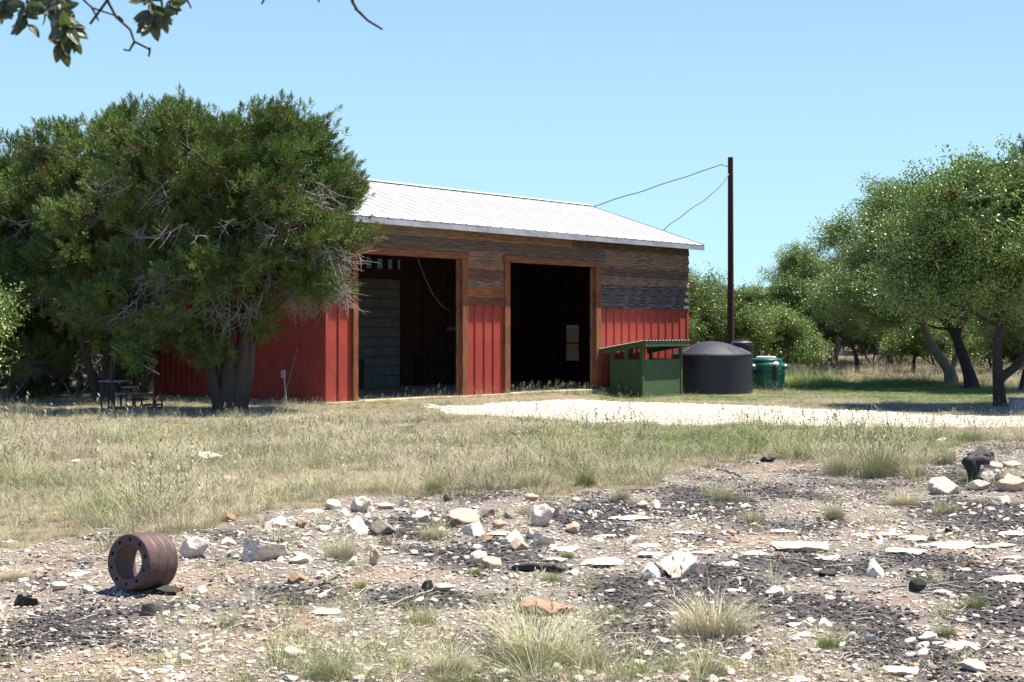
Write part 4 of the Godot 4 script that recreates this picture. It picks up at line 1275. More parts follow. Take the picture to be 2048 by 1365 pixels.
# the limb of an oak that stands beside the camera, leaves hanging into the top of the view
func make_near_branch():
	rng.seed = 77
	var t := thing("overhanging_oak", "near oak whose dark leafy twigs hang into the top left of the view", "tree", Vector3(-3.4, land(-3.4, -1.6), -1.6))
	var foot := t.position
	var s := Shape.new()
	s.tube([Vector3(0, -0.1, 0), Vector3(0.05, 1.2, 0.03), Vector3(-0.05, 2.4, 0), Vector3(0.1, 3.6, -0.2), Vector3(0.0, 5.0, -0.3)], [0.24, 0.19, 0.17, 0.14, 0.1], 14, 0.06)
	part(t, "trunk", s.mesh(true), M.oak_bark)
	var top := at(330, -260, 3.4) - foot
	s = Shape.new()
	s.tube([Vector3(0.02, 3.0, -0.05), Vector3(0.9, 3.1, -0.8), at(60, -300, 3.3) - foot, top, at(560, -180, 3.5) - foot, at(740, -90, 3.6) - foot], [0.09, 0.06, 0.03, 0.018, 0.01, 0.006], 8)
	part(t, "limb", s.mesh(true), M.oak_bark)
	# bare twigs, as lines of (column, row) at one depth
	for tw in [
			[3.35, 0.0042, [[240, -230], [225, -60], [216, 2], [180, 48]]], [3.4, 0.004, [[240, -230], [228, -40], [216, 3], [235, 35], [258, 62], [270, 85], [300, 98]]], [3.4, 0.003, [[270, 85], [258, 100], [246, 103]]], [3.4, 0.0028, [[297, 98], [298, 106], [294, 114]]],
			[3.36, 0.0028, [[235, 36], [250, 42]]], [3.45, 0.0032, [[170, -60], [165, 2], [185, 20], [232, 33]]], [3.45, 0.0025, [[185, 12], [200, 40]]], [3.5, 0.0045, [[700, -110], [704, 2], [716, 24], [735, 42], [768, 58]]], [3.5, 0.0028, [[714, 21], [710, 20]]], [3.5, 0.003, [[380, -90], [372, 2], [382, 14]]], [3.5, 0.003, [[540, -120], [531, 0], [525, 10]]], [3.5, 0.003, [[640, -130], [634, 0], [636, 5]]], [3.4, 0.003, [[145, -200], [136, 2], [142, 10]]]]:
		var pts := []
		var rad := []
		for k in tw[2].size():
			pts.append(at(tw[2][k][0], tw[2][k][1], tw[0]) - foot + ball() * 0.004)
			rad.append(tw[1] * (1.0 - 0.45 * k / tw[2].size()))
		s = Shape.new()
		s.tube(pts, rad, 6, 0.06)
		part(t, "twig", s.mesh(true), M.oak_bark)
	# leaf clusters: twig through rows of leaves
	var blade_mesh := []
	for v in 3:
		var q := Shape.new()
		var n := 8
		for i in n:
			var f0 := float(i) / n
			var f1 := float(i + 1) / n
			var w0 := 0.235 * pow(sin(PI * pow(f0, 0.85)), 0.75)
			var w1 := 0.235 * pow(sin(PI * pow(f1, 0.85)), 0.75)
			var y0 := 0.06 * sin(f0 * PI * (1.0 + 0.4 * v))
			var y1 := 0.06 * sin(f1 * PI * (1.0 + 0.4 * v))
			for sd in [-1.0, 1.0]:
				q.quad(Vector3(0, f0, y0), Vector3(sd * w0, f0, y0 + w0 * 0.3), Vector3(sd * w1, f1, y1 + w1 * 0.3), Vector3(0, f1, y1))
		blade_mesh.append(q.mesh())
	for cl in [
			[3.3, [[18, -60], [10, 5], [8, 30]], 9, 42], [3.25, [[60, -120], [55, 0], [52, 30], [56, 50]], 15, 50], [3.3, [[90, -90], [84, 2], [100, 20], [115, 40]], 12, 52], [3.25, [[120, -70], [118, 5], [128, 48], [134, 62]], 15, 56], [3.3, [[128, 55], [126, 75], [124, 98]], 14, 54], [3.3, [[148, 30], [146, 60], [150, 82]], 7, 42],
			[3.35, [[290, -60], [300, 0], [305, 30], [303, 48]], 20, 50], [3.35, [[320, -20], [326, 20], [325, 42]], 9, 44], [3.35, [[340, -40], [346, 2], [338, 14]], 6, 46]]:
		var pts := []
		var rad := []
		for k in cl[1].size():
			pts.append(at(cl[1][k][0], cl[1][k][1], cl[0]) - foot)
			rad.append(0.0035 - 0.0006 * k)
		s = Shape.new()
		s.tube(pts, rad, 5)
		var tw := part(t, "twig", s.mesh(true), M.oak_bark)
		for i in cl[2] * 2:
			var f := pow(rng.randf(), 0.7) * (pts.size() - 1)
			var k := mini(int(f), pts.size() - 2)
			if f < 0.7 and pts.size() > 2:
				continue
			var p: Vector3 = pts[k].lerp(pts[k + 1], f - k)
			var dir := (Vector3(rnd(-1, 1), rnd(-1.3, 0.25), rnd(-0.5, 0.5))).normalized()
			var l := part(tw, "leaf", blade_mesh[rng.randi() % 3], M.near_leaf, p)
			var face := (Vector3(rnd(-0.5, 0.5), rnd(-0.3, 0.8), 1.0) + ball() * 0.5).normalized()
			var x := dir.cross(face).normalized()
			l.basis = Basis(x, dir, x.cross(dir)).scaled_local(Vector3.ONE * cl[3] / FOCAL * cl[0] * rnd(0.5, 0.9))

# ---------------------------------------------------------------- stones, sticks and grass of the burnt patch
func icosphere(level: int) -> Array:
	var t := (1.0 + sqrt(5.0)) / 2.0
	var v: Array[Vector3] = []
	for p in [[-1, t, 0], [1, t, 0], [-1, -t, 0], [1, -t, 0], [0, -1, t], [0, 1, t], [0, -1, -t], [0, 1, -t], [t, 0, -1], [t, 0, 1], [-t, 0, -1], [-t, 0, 1]]:
		v.append(Vector3(p[0], p[1], p[2]).normalized())
	var f := [[0, 11, 5], [0, 5, 1], [0, 1, 7], [0, 7, 10], [0, 10, 11], [1, 5, 9], [5, 11, 4], [11, 10, 2], [10, 7, 6], [7, 1, 8], [3, 9, 4], [3, 4, 2], [3, 2, 6], [3, 6, 8], [3, 8, 9], [4, 9, 5], [2, 4, 11], [6, 2, 10], [8, 6, 7], [9, 8, 1]]
	for l in level:
		var mid := {}
		var out := []
		for q in f:
			var m := []
			for e in 3:
				var a: int = q[e]
				var b: int = q[(e + 1) % 3]
				var key := mini(a, b) * 100000 + maxi(a, b)
				if not mid.has(key):
					mid[key] = v.size()
					v.append(((v[a] + v[b]) * 0.5).normalized())
				m.append(mid[key])
			out.append_array([[q[0], m[0], m[2]], [q[1], m[1], m[0]], [q[2], m[2], m[1]], [m[0], m[1], m[2]]])
		f = out
	return [v, f]

func rock_mesh(ball_shape: Array, sd: int, cuts: int, rough: float) -> ArrayMesh:
	rng.seed = sd
	var planes := []
	for k in cuts:
		planes.append([ball(), rnd(0.38, 0.8)])
	var s := Shape.new()
	for p: Vector3 in ball_shape[0]:
		var q := p * (1.0 + 0.45 * na.get_noise_3d(p.x * 60.0 + sd * 31.0, p.y * 60.0, p.z * 60.0))
		for pl in planes:
			var over: float = q.dot(pl[0]) - pl[1]
			if over > 0.0:
				q -= pl[0] * over
		q *= 1.0 + rough * (nb.get_noise_3d(p.x * 150.0 + sd, p.y * 150.0, p.z * 150.0) + 0.5 * nb.get_noise_3d(p.x * 380.0, p.y * 380.0 + sd, p.z * 380.0))
		s.v.append(q)
		s.u.append(Vector2(p.x, p.y))
	var lo := s.v[0]
	var hi := s.v[0]
	for q in s.v:
		lo = lo.min(q)
		hi = hi.max(q)
	for i in s.v.size():
		s.v[i] = (s.v[i] - (lo + hi) * 0.5) / (hi - lo)
	for q in ball_shape[1]:
		s.ix.append_array(PackedInt32Array([q[0], q[2], q[1]]))
	return s.mesh(true)

func make_rocks():
	var fine := icosphere(3)
	var chunk := []
	var slab := []
	for k in 9:
		chunk.append(rock_mesh(fine, 100 + k, 12, 0.13))
	for k in 5:
		slab.append(rock_mesh(fine, 200 + k, 6, 0.12))
	# column, row of the middle, width, height, form (c chunk, f flat), stone, label; an empty label means one of many
	var many := "pale limestone rock among many alike on the burnt ground"
	var list := [
		[409, 918, 58, 26, "c", "white", "white limestone rock alone in the left meadow grass"], [377, 937, 32, 9, "f", "white", "flat pale stone just below the lone meadow rock"], [146, 924, 20, 9, "c", "white", ""], [473, 909, 13, 8, "c", "white", ""], [457, 959, 22, 13, "c", "white", ""], [515, 966, 18, 9, "c", "brown", ""], [96, 1027, 30, 13, "f", "brown", "flat tan stone at the grass edge on the far left"], [140, 1050, 14, 11, "c", "brown", ""],
		[451, 1035, 32, 22, "c", "brown", "ochre brown rock at the grass edge above the white lumpy rock"], [384, 1098, 58, 46, "c", "white", "lumpy white rock just right of the brake drum"], [528, 1102, 84, 52, "c", "white", "large block with white top and dark face between drum and grass clump"], [551, 1047, 36, 24, "c", "white", "white rock leading the row of rocks above the large dark-faced block"], [532, 1053, 22, 16, "c", "white", ""], [564, 1052, 22, 14, "c", "white", ""], [664, 1011, 30, 22, "c", "white", "rounded white rock at the left end of the stone ridge"], [625, 1022, 38, 17, "f", "white", "flat white stone at the left end of the ridge"], [686, 1026, 22, 16, "c", "white", ""], [453, 1085, 27, 17, "c", "white", ""], [600, 1050, 23, 18, "c", "brown", ""], [600, 1094, 14, 12, "c", "pink", ""], [597, 1121, 42, 20, "c", "white", ""],
		[153, 1147, 38, 15, "f", "white", "flat white stone left of the brake drum"], [115, 1174, 28, 20, "c", "white", "pointed white stone at far left below the bare soil"], [172, 1181, 21, 15, "c", "white", ""], [238, 1166, 26, 22, "c", "pink", "pinkish stone propped against the brake drum's bolt face"], [398, 1181, 28, 16, "c", "white", ""], [593, 1158, 38, 22, "c", "brown", "brown pitted rock below the large dark-faced block"], [355, 1177, 24, 14, "c", "brown", ""], [439, 1131, 20, 11, "c", "white", ""], [469, 1115, 15, 10, "c", "white", ""], [650, 1224, 54, 14, "f", "white", "flat pale stone left of the long pale stick"], [368, 1322, 24, 24, "c", "white", "white stone near the bottom edge, left"], [579, 1308, 28, 26, "c", "white", "white stone beside the lower left grass clump"], [222, 1294, 20, 13, "c", "brown", ""],
		[707, 1055, 54, 40, "c", "white", "big pale boulder behind the tall grass clump"], [764, 1057, 50, 32, "c", "grey", "grey rock with dark underside right of the big pale boulder"], [720, 1011, 42, 34, "c", "white", "tall white rock at the grass edge above the big pale boulder"], [809, 1008, 21, 16, "c", "white", ""], [839, 1034, 36, 24, "c", "white", ""], [800, 1020, 26, 14, "f", "white", ""], [770, 1014, 30, 14, "c", "white", ""], [924, 1038, 64, 34, "c", "pink", "broad pinkish boulder in the middle of the stone ridge"], [976, 1024, 28, 26, "c", "grey", "grey block standing right of the broad pinkish boulder"], [1017, 1029, 28, 22, "c", "grey", "second grey block right of the pinkish boulder"], [894, 997, 17, 15, "c", "burnt", ""], [1084, 1034, 50, 46, "c", "white", "tall pale craggy rock on the stone ridge"], [1108, 1024, 24, 30, "c", "pink", "narrow pinkish rock leaning on the tall craggy rock"], [1145, 1057, 28, 23, "c", "pink", "tilted pink-grey stone right of the tall craggy rock"], [949, 1060, 46, 26, "c", "white", "white rock in front of the broad pinkish boulder"], [999, 1050, 26, 20, "c", "pink", ""], [999, 1066, 42, 17, "f", "white", ""], [976, 1080, 19, 13, "c", "brown", ""], [1024, 1080, 50, 27, "c", "white", "bright white rock in the cluster below the craggy rock"], [1038, 1091, 34, 27, "c", "pink", "tan pink rock at the foot of the bright white one"], [1066, 1069, 28, 23, "c", "white", ""], [1090, 1082, 42, 28, "c", "white", "white wedge of stone with a black underside"], [1127, 1096, 50, 18, "f", "white", "flat white stone beside the yellow-green weed"], [1113, 1119, 37, 19, "f", "white", ""],
		[958, 1118, 36, 34, "c", "white", "white half of the split rock above the charred log"], [982, 1128, 40, 26, "c", "pink", "pink half of the split rock above the charred log"], [1205, 1121, 76, 33, "f", "white", "large flat white stone in the middle of the burnt ground"], [1303, 1143, 42, 30, "c", "white", ""], [1304, 1109, 48, 18, "f", "white", ""], [1265, 1034, 86, 14, "f", "white", "long low white slab sunk among black ash near the ridge"], [1171, 1014, 26, 17, "c", "white", ""], [1285, 1010, 22, 16, "c", "pink", ""], [1312, 1011, 26, 17, "c", "white", ""], [1063, 996, 24, 17, "c", "pink", ""], [1152, 1001, 17, 10, "c", "white", ""], [1264, 1081, 22, 16, "c", "white", ""], [1297, 1091, 46, 14, "f", "white", ""], [1209, 1072, 38, 10, "f", "white", ""], [747, 1116, 22, 38, "c", "pink", "narrow upright pinkish stone behind dry grass"], [773, 1085, 22, 23, "c", "pink", ""], [704, 1124, 18, 20, "c", "white", ""], [1086, 1219, 98, 34, "s", "red", "flat dusty red sandstone slab by the dry grass clump"], [889, 1177, 36, 18, "c", "white", "white stone at the end of the long pale stick"], [867, 1203, 15, 11, "c", "white", ""],
		[1360, 1134, 78, 50, "c", "white", "big white boulder with a shadowed hollow in the centre right"], [1403, 1104, 46, 18, "f", "white", ""], [1509, 1106, 44, 20, "f", "white", ""], [1457, 1127, 36, 11, "f", "white", ""], [1605, 1090, 104, 32, "f", "white", "largest flat white slab of bedrock in the red soil"], [1565, 1061, 44, 16, "f", "white", ""], [1365, 1065, 42, 11, "f", "white", ""], [1465, 1067, 17, 14, "c", "pink", ""], [1655, 1115, 42, 13, "f", "white", ""], [1813, 1102, 70, 22, "f", "white", "broad flat white slab right of the pointed white stone"], [1778, 1068, 50, 11, "f", "white", ""], [1717, 1070, 40, 10, "f", "white", ""], [1825, 1076, 64, 14, "f", "white", ""], [1894, 1087, 94, 19, "f", "white", "long flat white slab near the right edge"], [1975, 1095, 42, 12, "f", "white", ""], [2005, 1090, 52, 10, "f", "white", ""], [2019, 1114, 46, 18, "f", "white", ""], [2025, 1066, 54, 14, "f", "white", ""], [2013, 1156, 84, 22, "f", "white", "white slab under black ash at the right edge"], [1753, 1140, 36, 36, "c", "white", "small pointed white stone standing upright on the right"], [1838, 1141, 26, 13, "f", "white", ""], [1923, 1140, 32, 13, "f", "white", ""], [1940, 1129, 27, 14, "c", "brown", ""], [1551, 1186, 36, 21, "c", "white", "white stone above the right dry grass clump"], [1475, 1183, 34, 12, "f", "white", ""], [1886, 1183, 32, 15, "f", "white", ""], [1655, 1149, 32, 14, "c", "burnt", ""],
		[1611, 1270, 36, 15, "f", "white", ""], [1653, 1249, 30, 17, "c", "white", ""], [1626, 1243, 21, 12, "c", "white", ""], [1592, 1279, 22, 11, "f", "white", ""], [1742, 1279, 32, 21, "c", "white", "white stone under the forked grey branch, lower right"], [1859, 1277, 36, 21, "c", "white", ""], [1909, 1289, 76, 20, "f", "white", "wide flat white stone in the lower right litter"], [1805, 1341, 64, 25, "f", "white", "flat white stone at the bottom edge, right"], [1951, 1335, 46, 23, "c", "white", "white stone at the bottom edge, far right"], [1728, 1352, 28, 18, "c", "grey", "grey stone at the bottom edge"], [1594, 1361, 44, 9, "f", "white", ""],
		[1898, 974, 66, 36, "c", "white", "bright white overhanging rock left of the stone heap"], [1959, 972, 40, 22, "c", "white", "white rock at the near foot of the stone heap"], [1990, 951, 58, 26, "c", "white", "broad white rock on the heap beside the charred stump"], [2028, 968, 54, 38, "c", "pink", "pink-stained boulder on the heap at the right edge"], [2011, 1001, 36, 15, "c", "white", ""], [2028, 931, 36, 17, "c", "white", ""], [1990, 933, 36, 17, "c", "white", ""], [1886, 881, 17, 12, "c", "white", ""], [1990, 825, 40, 10, "c", "grey", "grey stone at the foot of the nearest oak trunk"]]
	var anchors := []
	for r in list:
		if r[6] and r[6].split(" ").size() <= 8:
			anchors.append(r)
	var taken := {}
	for r in list:
		if r[6]:
			continue
		var looks: String = ("small " if r[2] < 20 else ("wide " if r[2] > 40 else "")) + {"white": "pale", "pink": "pinkish", "grey": "grey", "brown": "brown", "burnt": "burnt"}[r[5]] + (" rock" if r[4] == "c" else " flat stone")
		var near := anchors.duplicate()
		near.sort_custom(func(p, q): return hypot(p[0] - r[0], (p[1] - r[1]) * 2.0) < hypot(q[0] - r[0], (q[1] - r[1]) * 2.0))
		for q in near.slice(0, 14):
			var dx: float = r[0] - q[0]
			var dy: float = (r[1] - q[1]) * 2.0
			var way := ("left of the " if dx < 0 else "right of the ") if absf(dx) > absf(dy) else ("behind the " if dy < 0 else "in front of the ")
			if not taken.has(looks + way + q[6]):
				taken[looks + way + q[6]] = true
				r[6] = looks + " " + way + q[6]
				break
	var k := 0
	for r in list:
		k += 1
		rng.seed = 4000 + k
		var p := spot(r[0], r[1] + r[3] * (0.42 if r[4] == "c" else 0.2))
		var m := -p.z / FOCAL
		var w: float = r[2] * m
		var h: float = r[3] * m
		var o := MeshInstance3D.new()
		o.name = numbered("rock" if r[4] == "c" else "flat_stone")
		o.material_override = M[r[5] + "_stone"]
		add_child(o)
		if r[4] == "c":
			o.mesh = chunk[k % chunk.size()]
			o.scale = Vector3(w * 1.14, h * 1.3, w * rnd(0.75, 1.0))
			o.position = p + Vector3(0, h * 0.29, -w * 0.25)
			o.rotation = Vector3(rnd(-0.15, 0.15), rnd(-0.5, 0.5), rnd(-0.12, 0.12))
		elif r[4] == "f":
			var deep := clampf(h / 0.17, w * 0.4, w * 0.85)
			o.mesh = slab[k % slab.size()]
			o.scale = Vector3(w * 1.25, clampf(h * 0.6, 0.04, 0.08), deep * 1.25)
			o.position = p + Vector3(0, 0.004, 0)
			o.rotation.y = rnd(-0.25, 0.25)
		else:
			o.mesh = slab[3]
			o.scale = Vector3(w * 1.15, 0.13, w * 0.75)
			o.position = p + Vector3(0, 0.02, 0)
			o.rotation = Vector3(0.06, -0.3, -0.05)
		tag(o, r[6] if r[6] else many, "rock", "pale rocks scattered over the burnt patch")
	# charred wood
	k = 0
	for r in [[52, 1204, 48, 26, "charred log end lying at the far left"], [291, 1224, 42, 28, "black charred chunk below the brake drum"], [330, 1181, 54, 15, "flat black charred piece touching the brake drum's shadow"], [200, 1080, 20, 12, "small black ember lump behind the brake drum"], [1536, 920, 30, 13, "black charred lump on the bare mound in front of the gravel"], [1963, 910, 52, 27, "charred black log end in grass above the stone heap"], [1838, 1174, 36, 30, "burnt grey and black lump on the red soil"], [1863, 1080, 17, 13, "small black lump on the long white slab"], [1385, 1015, 14, 10, "small burnt lump at the end of the black stick"], [1898, 1064, 14, 14, "small black cinder on red soil above the slabs"], [855, 1172, 26, 20, "black cinder beside the white stone of the pale stick"]]:
		k += 1
		rng.seed = 7000 + k
		var p := spot(r[0], r[1] + r[3] * 0.42)
		var m := -p.z / FOCAL
		var o := solid("charred_wood", chunk[(k * 2) % 9], M.charcoal, r[4], "charred wood", p + Vector3(0, r[3] * m * 0.35, 0))
		o.scale = Vector3(r[2] * m * 1.1, r[3] * m * 1.3, r[2] * m * 0.6)
		o.rotation.y = rnd(-0.4, 0.4)
	var p := spot(1946, 962)
	var s := Shape.new()
	var m := -p.z / FOCAL
	s.tube([Vector3(0.02, -0.05, 0), Vector3(0.0, 0.06, 0), Vector3(0.0, 0.15, 0.01), Vector3(-0.04, 0.24, 0), Vector3(-0.06, 0.28, 0)], [0.06, 0.05, 0.075, 0.09, 0.05], 12, 0.16)
	s.tube([Vector3(-0.02, 0.2, 0), Vector3(0.1, 0.24, 0), Vector3(0.2, 0.22, -0.02)], [0.06, 0.06, 0.04], 9, 0.14)
	solid("charred_stump", s.mesh(true), M.charcoal, "upright charred black stump with a side arm by the stone heap", "stump", p)
	# sticks: points along the ground, thickness in pixels
	for r in [
			[[[761, 1217], [812, 1199], [867, 1182]], 3.4, "straw_stick", "long pale stick lying below the split rock"], [[[645, 1171], [668, 1160], [694, 1146]], 5.0, "oak_bark", "dark stick by the left grass clump"], [[[821, 1160], [845, 1150], [868, 1139]], 4.0, "pale_bark", "grey crooked stick left of the split rock"], [[[1002, 1130], [1030, 1127], [1064, 1122]], 3.4, "pale_bark", "grey stick just above the charred log"], [[[448, 1286], [475, 1275], [502, 1262]], 2.6, "pale_bark", "thin grey stick at lower left"], [[[0, 1331], [38, 1323], [46, 1305]], 2.4, "straw_stick", "bent white twig at the lower left corner"], [[[245, 1269], [320, 1253], [352, 1230]], 2.2, "straw_stick", "long pale twig below the charred chunk"], [[[139, 1247], [174, 1237]], 2.2, "straw_stick", "short pale twig on the ash at left"], [[[1434, 942], [1455, 944], [1482, 956]], 5.0, "pale_bark", "thick grey stick on the bare mound"], [[[1369, 1014], [1413, 1013]], 5.0, "charcoal", "straight black burnt stick beside the small grass tufts"], [[[1767, 1183], [1795, 1176], [1826, 1173]], 3.2, "pale_bark", "grey stick reaching the burnt grey lump"], [[[1701, 1302], [1763, 1284], [1782, 1266]], 3.0, "pale_bark", "forked grey branch over white stones, lower right"], [[[1886, 1237], [1960, 1252], [2047, 1276]], 3.2, "pale_bark", "long grey stick slanting to the right edge"], [[[1951, 1337], [1960, 1350], [1968, 1366]], 4.0, "straw_stick", "pale thick stick at the bottom right"], [[[1398, 1304], [1450, 1318], [1502, 1337]], 2.8, "pale_bark", "grey stick in dry leaves at the bottom"], [[[1975, 1329], [2010, 1330], [2047, 1337]], 3.0, "oak_bark", "brown stick at the bottom right edge"], [[[1917, 1226], [1940, 1211]], 2.8, "straw_stick", "short pale stick below the bright green tuft"], [[[1648, 1174], [1682, 1175]], 3.4, "pale_bark", "short grey stick below the pointed white stone"], [[[60, 1196], [85, 1182], [105, 1170]], 4.5, "oak_bark", "dark stick leaning over the charred log end"], [[[1813, 1286], [1886, 1366]], 1.8, "straw_stick", "long straight pale stem slanting to the bottom edge"]]:
		rng.seed = hash(r[3])
		var a := spot(r[0][0][0], r[0][0][1])
		var pts := []
		var rad := []
		for i in r[0].size():
			var q := spot(r[0][i][0], r[0][i][1])
			var th: float = r[1] * -q.z / FOCAL * 0.5
			if i > 0:
				var prev := spot(r[0][i - 1][0], r[0][i - 1][1])
				for e in 3:
					var f := (e + 1) / 4.0
					var w := prev.lerp(q, f)
					pts.append(Vector3(w.x, land(w.x, w.z) + th * 1.1, w.z) - a + ball() * th * 0.5)
					rad.append(th * rnd(0.85, 1.05))
			pts.append(q + Vector3(0, th, 0) - a)
			rad.append(th * (1.0 - 0.3 * i / r[0].size()))
		s = Shape.new()
		s.tube(pts, rad, 7, 0.08)
		solid("stick", s.mesh(true), M[r[2]], r[3], "stick", a)
	var la := spot(1031, 1142)
	var lb := spot(1132, 1147)
	var log_node := thing("charred_log", "charred grey log with splintered ends below the split rock", "log", la)
	s = Shape.new()
	s.tube([Vector3(-0.03, 0.02, 0), (lb - la) * 0.3 + Vector3(0, 0.035, 0), (lb - la) * 0.7 + Vector3(0, 0.03, 0), (lb - la) + Vector3(0.02, 0.02, 0)], [0.02, 0.034, 0.036, 0.016], 10, 0.14)
	part(log_node, "trunk", s.mesh(true), M.charcoal)
	for i in 6:
		s = Shape.new()
		var f := 0.5 + i * 0.07
		s.tube([(lb - la) * (f - 0.25) + Vector3(0, 0.05, 0.0), (lb - la) * f + Vector3(0, 0.065 + 0.006 * (i % 2), 0.012 * i - 0.03)], [0.008, 0.006], 5)
		part(log_node, "splinter", s.mesh(true), M.pale_bark)

func hypot(x: float, y: float) -> float:
	return sqrt(x * x + y * y)

func keep_clear(x: float, z: float, barn: Node3D) -> bool:
	var q := barn.transform.affine_inverse() * Vector3(x, 0, z)
	return q.x > -0.1 and q.x < LONG + 0.1 and q.z > -DEEP - 0.1 and q.z < 0.12

